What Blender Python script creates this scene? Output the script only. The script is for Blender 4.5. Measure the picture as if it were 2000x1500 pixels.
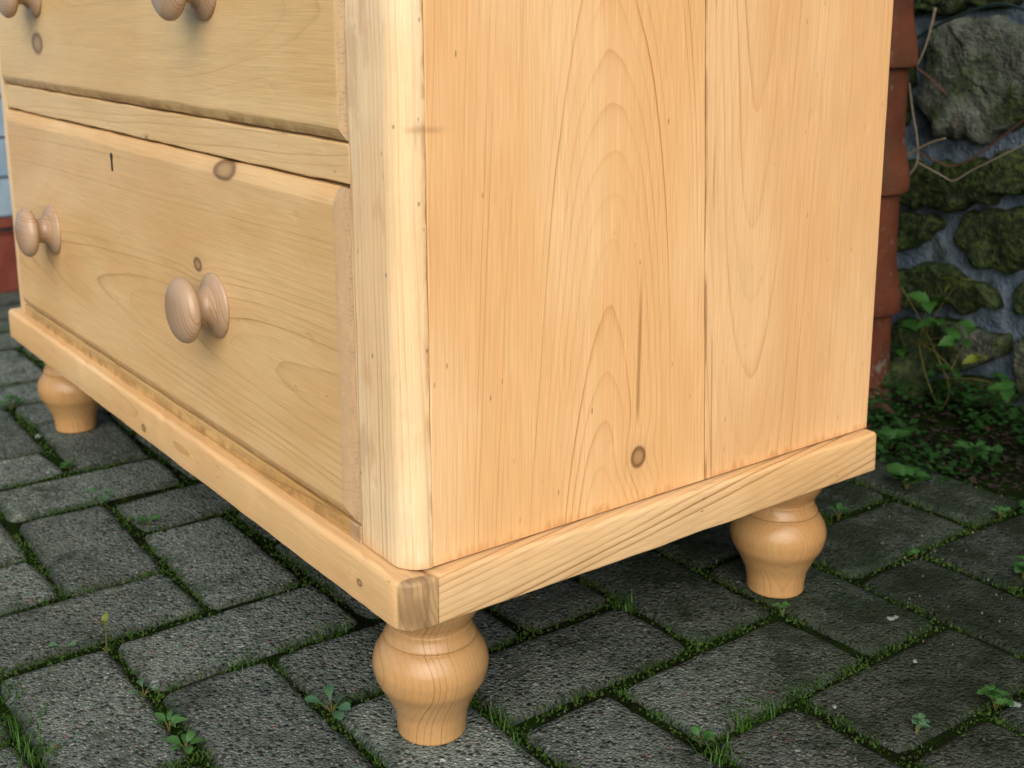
import bpy, bmesh, math, random
import numpy as np
from mathutils import Vector, Matrix, noise as mnoise
R = math.radians
rnd = random.Random(11)
scene = bpy.context.scene
for o in list(bpy.data.objects):
    bpy.data.objects.remove(o)
COL = scene.collection

# ------------------------------------------------------------------ camera
CAM = np.array([0.66084, -0.40558, 0.55363])
F_PX, CX_PX, CY_PX = 2394.67, 924.19, 539.15           # in photograph pixels (2000 x 1500)
PITCH, ROLL, YAW = R(-12.6544), R(-0.58038), R(54.7424)
FW = np.array([-math.sin(YAW) * math.cos(PITCH), math.cos(YAW) * math.cos(PITCH), math.sin(PITCH)])
_r = np.cross(FW, [0, 0, 1]); _r /= np.linalg.norm(_r); _u = np.cross(_r, FW)
RT = _r * math.cos(ROLL) + _u * math.sin(ROLL)
UP = -_r * math.sin(ROLL) + _u * math.cos(ROLL)
def at(x, y, axis, val):
    """photo pixel -> point on the plane  axis = val"""
    d = FW + RT * (x - CX_PX) / F_PX - UP * (y - CY_PX) / F_PX
    return CAM + d * (val - CAM[axis]) / d[axis]
def ground(x, y, z=0.0):
    return at(x, y, 2, z)

cd = bpy.data.cameras.new('camera')
cam = bpy.data.objects.new('camera', cd); COL.objects.link(cam)
m = Matrix(((RT[0], UP[0], -FW[0], CAM[0]), (RT[1], UP[1], -FW[1], CAM[1]), (RT[2], UP[2], -FW[2], CAM[2]), (0, 0, 0, 1)))
cam.matrix_world = m
cd.sensor_width = 36.0
cd.lens = 36.0 * F_PX / 2000
cd.shift_x = (1000 - CX_PX) / 2000
cd.shift_y = -(750 - CY_PX) / 2000
cd.clip_start = 0.02; cd.clip_end = 500
cd.dof.use_dof = True; cd.dof.focus_distance = 0.95; cd.dof.aperture_fstop = 9.5
scene.camera = cam

# ------------------------------------------------------------------ light
SUN_DIR = Vector((0.64, -0.50, 0.60)).normalized()         # towards the sun
SUN_EL = math.asin(SUN_DIR.z); SUN_AZ = math.atan2(SUN_DIR.x, SUN_DIR.y)
w = bpy.data.worlds.new('World'); scene.world = w; w.use_nodes = True
wn = w.node_tree; wn.nodes.clear()
sky = wn.nodes.new('ShaderNodeTexSky'); sky.sky_type = 'NISHITA'; sky.sun_disc = False
sky.sun_elevation = SUN_EL; sky.sun_rotation = SUN_AZ
sky.air_density = 1.0; sky.dust_density = 2.5; sky.ozone_density = 0.7
bg = wn.nodes.new('ShaderNodeBackground'); bg.inputs[1].default_value = 0.10
wo = wn.nodes.new('ShaderNodeOutputWorld')
wn.links.new(sky.outputs[0], bg.inputs[0]); wn.links.new(bg.outputs[0], wo.inputs[0])
sd = bpy.data.lights.new('sun', 'SUN'); sd.energy = 1.5; sd.angle = R(70); sd.color = (1.0, 0.93, 0.81)
sun = bpy.data.objects.new('sun', sd); COL.objects.link(sun)
sun.rotation_euler = SUN_DIR.to_track_quat('Z', 'Y').to_euler(); sun.location = SUN_DIR * 6
vs = scene.view_settings
vs.view_transform = 'Standard'; vs.look = 'None'; vs.gamma = 1.0; vs.use_curve_mapping = False
vs.exposure = 0.86

# ------------------------------------------------------------------ node expressions
class S:
    def __init__(s, g, k): s.g, s.k = g, k
    def _m(s, op, *a, clamp=False): return s.g.math(op, s, *a, clamp=clamp)
    def __add__(s, o): return s._m('ADD', o)
    __radd__ = __add__
    def __sub__(s, o): return s._m('SUBTRACT', o)
    def __rsub__(s, o): return s.g.math('SUBTRACT', o, s)
    def __mul__(s, o): return s._m('MULTIPLY', o)
    __rmul__ = __mul__
    def __truediv__(s, o): return s._m('DIVIDE', o)
    def __pow__(s, o): return s._m('POWER', o)
    def sqrt(s): return s._m('SQRT')
    def fract(s): return s._m('FRACT')
    def floor(s): return s._m('FLOOR')
    def abs(s): return s._m('ABSOLUTE')
    def exp(s): return s._m('EXPONENT')
    def clamp(s): return s._m('ADD', 0.0, clamp=True)
    def max(s, o): return s._m('MAXIMUM', o)
    def min(s, o): return s._m('MINIMUM', o)
    def ss(s, a, b): return s.g.ss(s, a, b)

class G:
    def __init__(s, name):
        s.mat = bpy.data.materials.new(name); s.mat.use_nodes = True
        s.nt = s.mat.node_tree; s.nt.nodes.clear()
        s.out = s.nt.nodes.new('ShaderNodeOutputMaterial')
        s.b = s.nt.nodes.new('ShaderNodeBsdfPrincipled')
        s.nt.links.new(s.b.outputs[0], s.out.inputs[0])
        s.tc = s.nt.nodes.new('ShaderNodeTexCoord')
    def put(s, inp, v):
        if isinstance(v, S): s.nt.links.new(v.k, inp)
        elif isinstance(v, (tuple, list)) and len(v) == 3 and inp.type == 'RGBA': inp.default_value = (*v, 1)
        else: inp.default_value = v
    def math(s, op, *a, clamp=False):
        n = s.nt.nodes.new('ShaderNodeMath'); n.operation = op; n.use_clamp = clamp
        for i, v in enumerate(a): s.put(n.inputs[i], v)
        return S(s, n.outputs[0])
    def ss(s, v, a, b):
        n = s.nt.nodes.new('ShaderNodeMapRange'); n.interpolation_type = 'SMOOTHSTEP'
        s.put(n.inputs[0], v); s.put(n.inputs[1], a); s.put(n.inputs[2], b)
        return S(s, n.outputs[0])
    def xyz(s, kind='Object'):
        n = s.nt.nodes.new('ShaderNodeSeparateXYZ'); s.nt.links.new(s.tc.outputs[kind], n.inputs[0])
        return [S(s, n.outputs[i]) for i in range(3)]
    def world(s):
        ge = s.nt.nodes.new('ShaderNodeNewGeometry')
        n = s.nt.nodes.new('ShaderNodeSeparateXYZ'); s.nt.links.new(ge.outputs['Position'], n.inputs[0])
        return [S(s, n.outputs[i]) for i in range(3)]
    def rand(s):
        n = s.nt.nodes.new('ShaderNodeObjectInfo'); return S(s, n.outputs['Random'])
    def vec(s, x, y, z):
        n = s.nt.nodes.new('ShaderNodeCombineXYZ')
        for i, v in enumerate((x, y, z)): s.put(n.inputs[i], v)
        return S(s, n.outputs[0])
    def noise(s, v, scale=1, detail=2, rough=0.5, dist=0):
        n = s.nt.nodes.new('ShaderNodeTexNoise')
        s.put(n.inputs['Vector'], v); s.put(n.inputs['Scale'], scale); s.put(n.inputs['Detail'], detail)
        s.put(n.inputs['Roughness'], rough); s.put(n.inputs['Distortion'], dist)
        return S(s, n.outputs[0])
    def vor(s, v, scale=1, feature='F1', rand=1.0):
        n = s.nt.nodes.new('ShaderNodeTexVoronoi'); n.feature = feature
        s.put(n.inputs['Vector'], v); s.put(n.inputs['Scale'], scale); s.put(n.inputs['Randomness'], rand)
        return S(s, n.outputs['Distance']), (S(s, n.outputs['Color']) if feature == 'F1' else None)
    def white(s, v):
        n = s.nt.nodes.new('ShaderNodeTexWhiteNoise'); n.noise_dimensions = '1D'; s.put(n.inputs['W'], v)
        return S(s, n.outputs[0])
    def mix(s, f, a, b, mode='MIX'):
        n = s.nt.nodes.new('ShaderNodeMix'); n.data_type = 'RGBA'; n.blend_type = mode
        s.put(n.inputs[0], f); s.put(n.inputs[6], a); s.put(n.inputs[7], b)
        return S(s, n.outputs[2])
    def chan(s, c, i=0):
        n = s.nt.nodes.new('ShaderNodeSeparateColor'); s.nt.links.new(c.k, n.inputs[0]); return S(s, n.outputs[i])
    def bump(s, h, strength=0.5, dist=0.001, prev=None):
        n = s.nt.nodes.new('ShaderNodeBump'); s.put(n.inputs['Strength'], strength); s.put(n.inputs['Distance'], dist)
        s.put(n.inputs['Height'], h)
        if prev: s.nt.links.new(prev.k, n.inputs['Normal'])
        return S(s, n.outputs[0])
    def done(s, col, rough=0.6, normal=None, spec=0.4, **kw):
        s.put(s.b.inputs['Base Color'], col); s.put(s.b.inputs['Roughness'], rough)
        s.put(s.b.inputs['Specular IOR Level'], spec)
        if normal: s.nt.links.new(normal.k, s.b.inputs['Normal'])
        for k, v in kw.items(): s.put(s.b.inputs[k.replace('_', ' ')], v)
        return s.mat

# ------------------------------------------------------------------ wood
AX = {'x': 0, 'y': 1, 'z': 2}
def wood(name, along, across, depth, u0=0, d0=0.04, slope=0.0, spacing=0.004, v0=0, light=(.62, .40, .17), warm=(.56, .32, .115),
         late=(.36, .175, .05), k=0.6, warp=0.006, knots=(), seed=0, rough=0.42, fibre=0.34, dings=0.5, stain=None, endgrain=None,
         grey=0.0, perobj=False, wobble=1.0, extra=None, focus=None, sharp=8.0):
    g = G(name); c = g.xyz()
    v = c[AX[along]] - v0; u = c[AX[across]]; dep = c[AX[depth]]
    if perobj:
        rr = g.rand() * 9.0
        v = v + rr; 
    sd_ = seed * 3.17
    low = g.noise(g.vec(u * 5 + sd_, v * 1.6, dep * 5), 1, 2) - 0.5
    low2 = g.noise(g.vec(u * 6, v * 2.2 + 7 + sd_, dep * 6), 1, 2) - 0.5
    med = g.noise(g.vec(u * 40 + sd_, v * 5, dep * 40), 1, 2) - 0.5
    du = u - u0 + low * warp * 4 * wobble
    vv = v if not perobj else 0.0
    d = (vv * slope if slope else 0.0) + (low2 * warp * 3.0 * wobble + d0) + dep
    kmask = None; kring = None
    for (ku, kv, kr, asp) in knots:
        a = (u - ku); bb = (v + v0 - kv)
        d2 = a * a + bb * bb * asp
        defl = (d2 * (-1.0 / (kr * 2.6) ** 2)).exp()
        d = d + defl * (kr * 1.1)
        dist = d2.sqrt() + med * (kr * .35)
        mk = 1.0 - dist.ss(kr * .72, kr * 1.08)
        rg = (dist * (6.0 / kr)).fract()
        halo = 1.0 - dist.ss(kr * .6, kr * 2.4)
        one = mk * (0.5 + 0.5 * dist.ss(kr * .25, kr * .85)) * (0.75 + rg * 0.25) + halo * .10
        kmask = one if kmask is None else kmask.max(one)
    r = (du * du + d * d).sqrt() * (1 / spacing) + med * 0.55 * wobble
    ph = r.fract(); st = g.white(r.floor() + seed * 17.3)
    band = g.noise(g.vec(u * 17 + sd_ + 4, v * 1.1, dep * 17), 1, 2).ss(.36, .64)
    foc = ((du * du) * (-1.0 / focus ** 2)).exp() * .85 + .25 if focus else 1.0
    lt = (ph ** sharp) * (1.0 - ph.ss(0.965, 1.0)) * (0.25 + st * st * 1.6) * (0.30 + band * 1.3) * foc
    fib = g.noise(g.vec(u * 1900, v * 30, dep * 1900), 1, 2)
    fib2 = g.noise(g.vec(u * 850 + 9, v * 13, dep * 850), 1, 2)
    streak = g.noise(g.vec(u * 70 + sd_, v * 1.2, dep * 70), 1, 2)
    blot = g.noise(g.vec(u * 9 + 3 + sd_, v * 4, dep * 9), 1, 3)
    col = g.mix((blot.ss(.34, .62) * .95 + streak.ss(.35, .7) * .22).clamp(), light, warm)
    pink = g.noise(g.vec(u * 30 + 13 + sd_, v * 9, dep * 30), 1, 2).ss(.5, .7) * .22
    col = g.mix(pink, col, tuple(a * b for a, b in zip(warm, (.98, .88, .80))))
    col = g.mix((lt * k).clamp(), col, late)
    f = (fib - 0.5) * fibre + (fib2 - 0.5) * fibre * 1.1 + 1.0
    col = g.mix(1.0, col, g.vec(f, f, f), 'MULTIPLY')
    if grey:
        gm = g.noise(g.vec(u * 14, v * 5 + 2, dep * 14), 1, 3).ss(.5, .75) * grey
        col = g.mix(gm, col, (.30, .25, .16))
    # orange stripes of resin and long dark shakes
    resin = g.noise(g.vec(u * 55 + 21 + sd_, v * 3.5, dep * 55), 1, 1).ss(.68, .80) * .16
    col = g.mix(resin, col, (.46, .22, .08))
    if dings:
        dd, dc = g.vor(g.vec(u * 60 + sd_, v * 13, dep * 60), 1)
        dk = (1.0 - dd.ss(.015, .05 + 0.0)) * (g.chan(dc).ss(.80, .82)) * dings * 1.4
        col = g.mix(dk.clamp(), col, (.16, .075, .028))
        da, dac = g.vor(g.vec(u * 190 + 5, v * 60, dep * 190), 1)
        dk2 = (1.0 - da.ss(.06, .2)) * (g.chan(dac).ss(.93, .94)) * dings * (0.35 + band * .7)
        col = g.mix(dk2, col, (.20, .095, .04))
    if stain: col = stain(g, c, col, med)
    if endgrain: col = endgrain(g, c, col, ph)
    if kmask is not None: col = g.mix((kmask * .95).clamp(), col, (.14, .068, .028))
    if extra: col = extra(g, c, col, med)
    dn, dnc = g.vor(g.vec(u * 55 + 3, v * 40, dep * 55), 1)
    h = fib * 0.5 + fib2 * 0.8 + g.noise(g.vec(u * 60, v * 30, dep * 60), 1, 1) * 1.6 - (1.0 - dn.ss(.05, .30)) * g.chan(dnc).ss(.86, .9) * 2.5
    nb = g.bump(h, 0.22, 0.0006)
    return g.done(col, g.math('ADD', rough, (fib2 - .5) * .15), nb, 0.38)

def bottom_stain(zlo, h, colour=(.40, .175, .055), amt=.5):
    def f(g, c, col, med):
        n = g.noise(g.vec(c[0] * 190, c[1] * 190, c[2] * 12), 1, 3)
        n2 = g.noise(g.vec(c[0] * 25, c[1] * 25, 1.0), 1, 2)
        z = c[2] - zlo - (n - 0.42) * h * 1.6 * n2.ss(.3, .6)
        return g.mix((1.0 - z.ss(0.0, h * .55)) * amt * n2.ss(.25, .6), col, colour)
    return f

T = 0.012                     # the plinth stands this far proud of the carcass
ZF, ZP = 0.124, 0.1616        # underside and top of the plinth
WP, DP = 0.985, 0.517
XL, XR = -WP, 0.0

def seam_y(z): return 0.2885 + (0.552 - z) * 0.0417

def side_marks(g, c, col, med):
    # brown resin shake above the knot, and the dirty line beside the board joint
    y, z = c[1], c[2]
    s1 = (y - 0.2262 - (z - .20) * 0.012 + med * .002).abs()
    m1 = (1.0 - s1.ss(.0002, .0030)) * z.ss(.222, .245) * (1.0 - z.ss(.30, .37))
    col = g.mix(m1 * .62, col, (.26, .11, .03))
    s2 = (y - (0.2885 + (0.552 - z) * 0.0417) + med * .004)
    nz = g.noise(g.vec(y * 120, z * 9, 3.0), 1, 2)
    m2 = (1.0 - s2.abs().ss(.0005, .0028)) * nz.ss(.40, .56)
    col = g.mix(m2 * .75, col, (.24, .105, .028))
    s3 = (y - 0.2995 - (0.552 - z) * 0.03 + med * .003).abs()
    m3 = (1.0 - s3.ss(.0002, .0014)) * nz.ss(.4, .5)
    col = g.mix(m3 * .5, col, (.22, .11, .04))
    # scuff that runs across post and panel
    s4 = (z - .4715 + med * .004).abs()
    m4 = (1.0 - s4.ss(.0005, .0035)) * (1.0 - y.ss(.036, .056))
    return g.mix(m4 * .4, col, (.34, .17, .08))

MAT = {}
LS, WS = (.79, .515, .265), (.735, .435, .195)
MAT['panel_a'] = wood('pine side board', 'z', 'y', 'x', u0=.193, d0=.05, slope=.105, v0=.2, spacing=.0040, light=LS, warm=WS,
                      late=(.46, .20, .055), k=.95, focus=.095, sharp=8.0, knots=[(.2285, .2, .0085, .75)], seed=1, stain=bottom_stain(.160, .016), extra=side_marks, dings=.7)
MAT['panel_b'] = wood('pine side board with downward arches', 'z', 'y', 'x', u0=.352, d0=.075, slope=-.075, v0=.2, spacing=.0055, light=(.76, .49, .255), warm=(.69, .41, .19),
                      late=(.47, .22, .07), k=.85, focus=.075, sharp=8.0, seed=5, stain=bottom_stain(.160, .014), extra=side_marks, grey=.10, dings=.5)
def post_marks(g, c, col, med):
    n = g.noise(g.vec(c[0] * 50, c[1] * 50, c[2] * 16), 1, 3)
    col = g.mix(n.ss(.60, .74) * .34, col, (.42, .20, .08))
    e = (c[1] - .0325).abs()
    col = g.mix((1.0 - e.ss(.0, .004)) * g.noise(g.vec(c[0] * 90, c[1] * 90, c[2] * 40), 1, 2).ss(.45, .6) * .5, col, (.36, .16, .06))
    s4 = (c[2] - .4715 + med * .004).abs()
    col = g.mix((1.0 - s4.ss(.0005, .0035)) * c[1].ss(.016, .024) * .4, col, (.34, .17, .08))
    # old nail marks, nicks and bruises
    nd, nc = g.vor(g.vec(c[0] * 95, c[1] * 95, c[2] * 60), 1)
    nk = (1.0 - nd.ss(.04, .15)) * g.chan(nc).ss(.88, .89)
    col = g.mix(nk * .8, col, (.13, .065, .03))
    br = g.noise(g.vec(c[0] * 28, c[1] * 28, c[2] * 11 + 4), 1, 4, .65)
    col = g.mix(br.ss(.55, .68) * .42, col, (.42, .27, .14))
    l1, l1c = g.vor(g.vec(c[0] * 45, c[1] * 45, c[2] * 330), 1)
    return g.mix((1.0 - l1.ss(.06, .22)) * g.chan(l1c).ss(.965, .97) * c[1].ss(.016, .022) * .7, col, (.18, .085, .03))
MAT['post'] = wood('pale pine corner post', 'z', 'x', 'y', u0=-.27, d0=.13, slope=.015, spacing=.0046, light=(.76, .59, .37), warm=(.72, .51, .285),
                   late=(.42, .235, .09), k=1.15, warp=.004, seed=2, dings=1.0, sharp=5.0, stain=bottom_stain(.158, .03, (.42, .2, .07), .4), extra=post_marks)
LF, WF = (.64, .435, .215), (.58, .365, .16)
def drawer_dirt(zb, xb=-.0935):
    def f(g, c, col, med):
        fe = g.noise(g.vec(c[0] * 300, c[1] * 300, c[2] * 90), 1, 2)
        end = (c[0] + med * .002).ss(xb - .0006, xb + .0016) * (.45 + fe * .7)
        col = g.mix(end.clamp(), col, (.39, .27, .16))
        tick = ((c[2] * 260 + fe * 3).fract()).ss(.86, .98) * c[0].ss(-.0865, -.0800) * fe.ss(.42, .55)
        col = g.mix(tick * .8, col, (.07, .04, .02))
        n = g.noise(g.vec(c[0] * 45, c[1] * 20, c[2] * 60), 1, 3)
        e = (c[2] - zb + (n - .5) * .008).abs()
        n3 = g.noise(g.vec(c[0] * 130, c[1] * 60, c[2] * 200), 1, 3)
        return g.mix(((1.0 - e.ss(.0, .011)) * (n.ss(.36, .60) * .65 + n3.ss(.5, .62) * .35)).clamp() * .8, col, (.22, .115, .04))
    return f
MAT['drawer_low'] = wood('pine lower drawer front', 'x', 'z', 'y', u0=.268, d0=.05, slope=-.05, v0=-.3, spacing=.0050, light=LF, warm=WF,
                         late=(.36, .205, .065), k=.46, knots=[(.3291, -.3432, .0075, .5), (.4195, -.2797, .0095, .16)], seed=3, stain=drawer_dirt(.178), dings=.45)
MAT['drawer_up'] = wood('pine upper drawer front', 'x', 'z', 'y', u0=.535, d0=.035, slope=.05, v0=-.4, spacing=.0055, light=(.635, .455, .22), warm=(.58, .385, .165),
                        late=(.36, .22, .075), k=.36, warp=.014, knots=[(.5113, -.7713, .014, .35)], seed=4, dings=.35, stain=drawer_dirt(.461, -.0842))
MAT['rail'] = wood('pine drawer rail', 'x', 'z', 'y', u0=.60, d0=.2, slope=.04, spacing=.0045, light=(.65, .465, .24), warm=(.60, .40, .18),
                   late=(.38, .22, .075), k=.55, seed=6, knots=[(.429, -.463, .004, .6)])
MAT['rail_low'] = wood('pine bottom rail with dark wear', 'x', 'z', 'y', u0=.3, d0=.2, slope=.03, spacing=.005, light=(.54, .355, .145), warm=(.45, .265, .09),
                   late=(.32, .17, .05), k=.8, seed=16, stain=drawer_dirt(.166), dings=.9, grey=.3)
def front_end(g, c, col, ph):
    f = c[0].ss(-.0115, -.0085) 
    n = g.noise(g.vec(c[0] * 30, c[1] * 90, c[2] * 25), 1, 3)
    arcs = (((c[1] - .05) * (c[1] - .05) + (c[2] - .16) * (c[2] - .16) * .35).sqrt() * 260).fract()
    eg = g.mix(n.ss(.35, .62), (.46, .30, .15), (.24, .15, .075))
    eg = g.mix((arcs ** 3.0) * .6, eg, (.17, .095, .04))
    return g.mix(f * .95, col, eg)
MAT['plinth_front'] = wood('pine front plinth', 'x', 'z', 'y', u0=.145, d0=.016, slope=.018, v0=-.5, spacing=.0062, light=(.68, .46, .235), warm=(.63, .395, .18),
                           late=(.42, .22, .07), k=.5, knots=[(.1405, -.0605, .0034, .6), (.136, -.492, .0045, .5)], seed=7, endgrain=front_end, dings=.7)
MAT['plinth_side'] = wood('pine side plinth', 'y', 'z', 'x', u0=.30, d0=.11, slope=.17, v0=.1, spacing=.0052, light=(.69, .475, .255), warm=(.64, .405, .19),
                          late=(.30, .165, .06), k=.85, seed=8, dings=.9, sharp=5.0)
MAT['turned'] = wood('turned pine foot', 'z', 'x', 'y', u0=.03, d0=.06, slope=.05, spacing=.0042, light=(.46, .285, .128), warm=(.41, .23, .092),
                     late=(.22, .095, .027), k=.62, seed=9, rough=.20, dings=.3, fibre=.25, perobj=False)
MAT['knob'] = wood('turned beech knob', 'y', 'x', 'z', u0=.1, d0=.2, slope=.1, spacing=.003, light=(.40, .30, .205), warm=(.36, .25, .16),
                   late=(.28, .15, .08), k=.7, seed=10, rough=.20, dings=.25, fibre=.06, grey=.10, sharp=4.0)
MAT['carcass'] = wood('plain pine boards', 'z', 'y', 'x', u0=.1, d0=.05, slope=.06, spacing=.005, seed=12, knots=())
MAT['top'] = wood('pine top board', 'x', 'y', 'z', u0=.1, d0=.05, slope=.06, spacing=.006, light=LS, warm=WS, seed=13)
g = G('dark iron'); MAT['iron'] = g.done((.02, .018, .014), .6)

# ------------------------------------------------------------------ mesh helpers
def link(name, me, mat=None, parent=None, smooth=False):
    o = bpy.data.objects.new(name, me); COL.objects.link(o)
    if mat is not None and not me.materials: me.materials.append(mat)
    if smooth:
        for p in me.polygons: p.use_smooth = True
    if parent is not None: 
        o.parent = parent
        o.matrix_parent_inverse = Matrix.Identity(4)
    return o
def empty(name, loc=(0, 0, 0), rz=0):
    o = bpy.data.objects.new(name, None); COL.objects.link(o); o.location = loc; o.rotation_euler = (0, 0, rz)
    o.empty_display_size = .05
    return o
def tag(o, label=None, cat=None, group=None, kind=None):
    if label: o['label'] = label
    if cat: o['category'] = cat
    if group: o['group'] = group
    if kind: o['kind'] = kind
    return o
def mesh(name, verts, faces):
    me = bpy.data.meshes.new(name); me.from_pydata([tuple(map(float, v)) for v in verts], [], faces); me.update(); return me

def rounded(poly, r, n=5):
    """round the corners of a convex ccw polygon; r is one radius per corner"""
    out = []; N = len(poly)
    for i in range(N):
        p = np.array(poly[i], float); a = np.array(poly[i - 1], float); b = np.array(poly[(i + 1) % N], float)
        rr = r[i]
        if rr <= 0: out.append(p); continue
        da = (a - p) / np.linalg.norm(a - p); db = (b - p) / np.linalg.norm(b - p)
        ang = math.acos(max(-1, min(1, float(da @ db)))); t = rr / math.tan(ang / 2)
        c = p + (da + db) / np.linalg.norm(da + db) * rr / math.sin(ang / 2)
        s = p + da * t; e = p + db * t
        a0 = math.atan2(*(s - c)[::-1]); a1 = math.atan2(*(e - c)[::-1])
        dlt = (a1 - a0 + math.pi) % (2 * math.pi) - math.pi
        for k in range(n + 1):
            q = a0 + dlt * k / n; out.append(c + rr * np.array([math.cos(q), math.sin(q)]))
    return out
def inset(poly, d):
    N = len(poly); out = []
    for i in range(N):
        p = np.array(poly[i]); a = np.array(poly[i - 1]); b = np.array(poly[(i + 1) % N])
        e1 = p - a; e2 = b - p
        n1 = np.array([-e1[1], e1[0]]) / (np.linalg.norm(e1) + 1e-12); n2 = np.array([-e2[1], e2[0]]) / (np.linalg.norm(e2) + 1e-12)
        n = n1 + n2; n /= max(np.linalg.norm(n), 1e-9)
        out.append(p + n * d / max(.35, float(n @ n1)))
    return out
def densify(poly, step):
    out = []
    for i in range(len(poly)):
        a = np.array(poly[i], float); b = np.array(poly[(i + 1) % len(poly)], float)
        k = max(1, int(np.linalg.norm(b - a) / step))
        for j in range(k): out.append(a + (b - a) * j / k)
    return out
def prism(name, poly, h0, h1, r0, r1, mat, parent, axes=(0, 1, 2), jitter=0.0, step=None, smooth=True, nr=4, hseg=1, r_corner=None, worn=0.0):
    """extrude a ccw polygon between h0 and h1 with rounded rims r0, r1; axes say where (a, b, h) go"""
    if step: poly = densify(poly, step)
    rings = []
    for k in range(nr + 1):
        q = math.pi / 2 * k / nr
        rings.append((h0 + r0 * (1 - math.sin(q)), r0 * (1 - math.cos(q)) ))
    rings = [(h0 + r0 * (1 - math.cos(math.pi / 2 * k / nr)), r0 * (1 - math.sin(math.pi / 2 * k / nr))) for k in range(nr + 1)]
    for k in range(1, hseg): rings.append((h0 + r0 + (h1 - r1 - h0 - r0) * k / hseg, 0.0))
    rings += [(h1 - r1 * (1 - math.cos(math.pi / 2 * k / nr)), r1 * (1 - math.sin(math.pi / 2 * k / nr))) for k in range(nr, -1, -1)]
    V, Fc = [], []; n = len(poly)
    for (h, ins) in rings:
        pp = inset(poly, ins) if ins > 0 else poly
        for p in pp:
            q = [0, 0, 0]; q[axes[0]], q[axes[1]], q[axes[2]] = p[0], p[1], h
            if jitter:
                nv = mnoise.noise_vector(Vector((q[0] * 23, q[1] * 23 + 5, q[2] * 23))) * jitter + mnoise.noise_vector(Vector((q[0] * 90, q[1] * 90, q[2] * 90))) * jitter * .5
                q = [q[i] + nv[i] * (.12 if i == axes[2] else 1) * (0 if i == axes[2] and h in (rings[0][0], rings[-1][0]) else 1) for i in range(3)]
            if worn and h > (h0 + h1) / 2:
                wv = max(0, mnoise.noise((q[0] * 26 + 3, q[1] * 26, 6)) - .28) + .6 * max(0, mnoise.noise((q[0] * 75, q[1] * 75, 2)) - .35)
                q[axes[2]] -= worn * wv * (1.0 if ins > 0 else .5)
            V.append(q)
    for k in range(len(rings) - 1):
        for i in range(n):
            j = (i + 1) % n
            Fc.append((k * n + i, k * n + j, (k + 1) * n + j, (k + 1) * n + i))
    Fc.append(tuple(range(n - 1, -1, -1))); Fc.append(tuple(range((len(rings) - 1) * n, len(rings) * n)))
    bm = bmesh.new(); bv = [bm.verts.new(v) for v in V]
    for f in Fc:
        try: bm.faces.new([bv[i] for i in f])
        except ValueError: pass
    bmesh.ops.remove_doubles(bm, verts=bm.verts, dist=1e-6)
    bmesh.ops.recalc_face_normals(bm, faces=bm.faces)
    me = bpy.data.meshes.new(name); bm.to_mesh(me); bm.free()
    if smooth: me.set_sharp_from_angle(angle=R(38)) if False else None
    o = link(name, me, mat, parent)
    if smooth:
        for p in me.polygons: p.use_smooth = len(p.vertices) == 4
        me.set_sharp_from_angle(angle=R(40))
        for p in me.polygons:
            if len(p.vertices) > 4: p.use_smooth = False
    return o
def rect(a0, a1, b0, b1): return [(a0, b0), (a1, b0), (a1, b1), (a0, b1)]
def lathe(name, prof, n, mat, parent, axis='z', loc=(0, 0, 0), mesh_only=False):
    V, Fc = [], []
    for (r_, h) in prof:
        for i in range(n):
            q = 2 * math.pi * i / n
            p = (r_ * math.cos(q), r_ * math.sin(q), h)
            V.append(p if axis == 'z' else (p[0], -h, p[1]))
    for k in range(len(prof) - 1):
        for i in range(n):
            j = (i + 1) % n
            Fc.append((k * n + i, k * n + j, (k + 1) * n + j, (k + 1) * n + i))
    Fc.append(tuple(range(n - 1, -1, -1))); Fc.append(tuple(range((len(prof) - 1) * n, len(prof) * n)))
    me = mesh(name, V, Fc)
    bm = bmesh.new(); bm.from_mesh(me); bmesh.ops.recalc_face_normals(bm, faces=bm.faces); bm.to_mesh(me); bm.free()
    for p in me.polygons: p.use_smooth = len(p.vertices) == 4
    me.materials.append(mat)
    if mesh_only: return me
    o = link(name, me, None, parent); o.location = loc; return o
def smooth_profile(pts, n=4):
    """Catmull-Rom through (r, h) points"""
    P = [np.array(p, float) for p in pts]; out = []
    for i in range(len(P) - 1):
        p0, p1, p2, p3 = P[max(i - 1, 0)], P[i], P[i + 1], P[min(i + 2, len(P) - 1)]
        for k in range(n):
            t = k / n
            out.append(tuple(.5 * (2 * p1 + (p2 - p0) * t + (2 * p0 - 5 * p1 + 4 * p2 - p3) * t * t + (3 * p1 - p0 - 3 * p2 + p3) * t ** 3)))
    out.append(tuple(P[-1])); return [(max(a, 1e-4), b) for a, b in out]

# ================================================================== PAVING
M_ = 0.105; TH = R(89.907); OX, OY = -0.3439, -0.09994
E1 = np.array([math.cos(TH), math.sin(TH)]); E2 = np.array([math.sin(TH), -math.cos(TH)])
def cL(x, y): return (x / 2.5, 900 + y / 2.5)
def c3(x, y): return (x / 3.75, 640 + y / 3.75)
def cR(x, y): return (1000 + x / 2, 1000 + y / 2)
LAT = {(0, 0): cL(560, 880), (1, 0): cL(1000, 715), (2, 0): cL(1490, 590), (0, 1): cL(790, 1105), (1, 1): cL(1280, 970), (0, -1): cL(300, 645), (1, -1): cL(780, 515),
       (1, -3): cL(570, 215), (0, -3): cL(50, 285), (0, -2): cL(150, 455), (1, -2): cL(675, 350), (2, -2): cL(1100, 250), (1, -4): c3(480, 1035), (1, -5): c3(320, 855),
       (1, -6): c3(275, 690), (1, -7): c3(100, 610), (3, 3): cR(420, 695), (5, 3): cR(1060, 395), (5, 4): cR(1390, 560), (3, 4): cR(740, 905), (4, 4): cR(1130, 705), (4, 5): cR(1500, 925)}
LK = []
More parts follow.
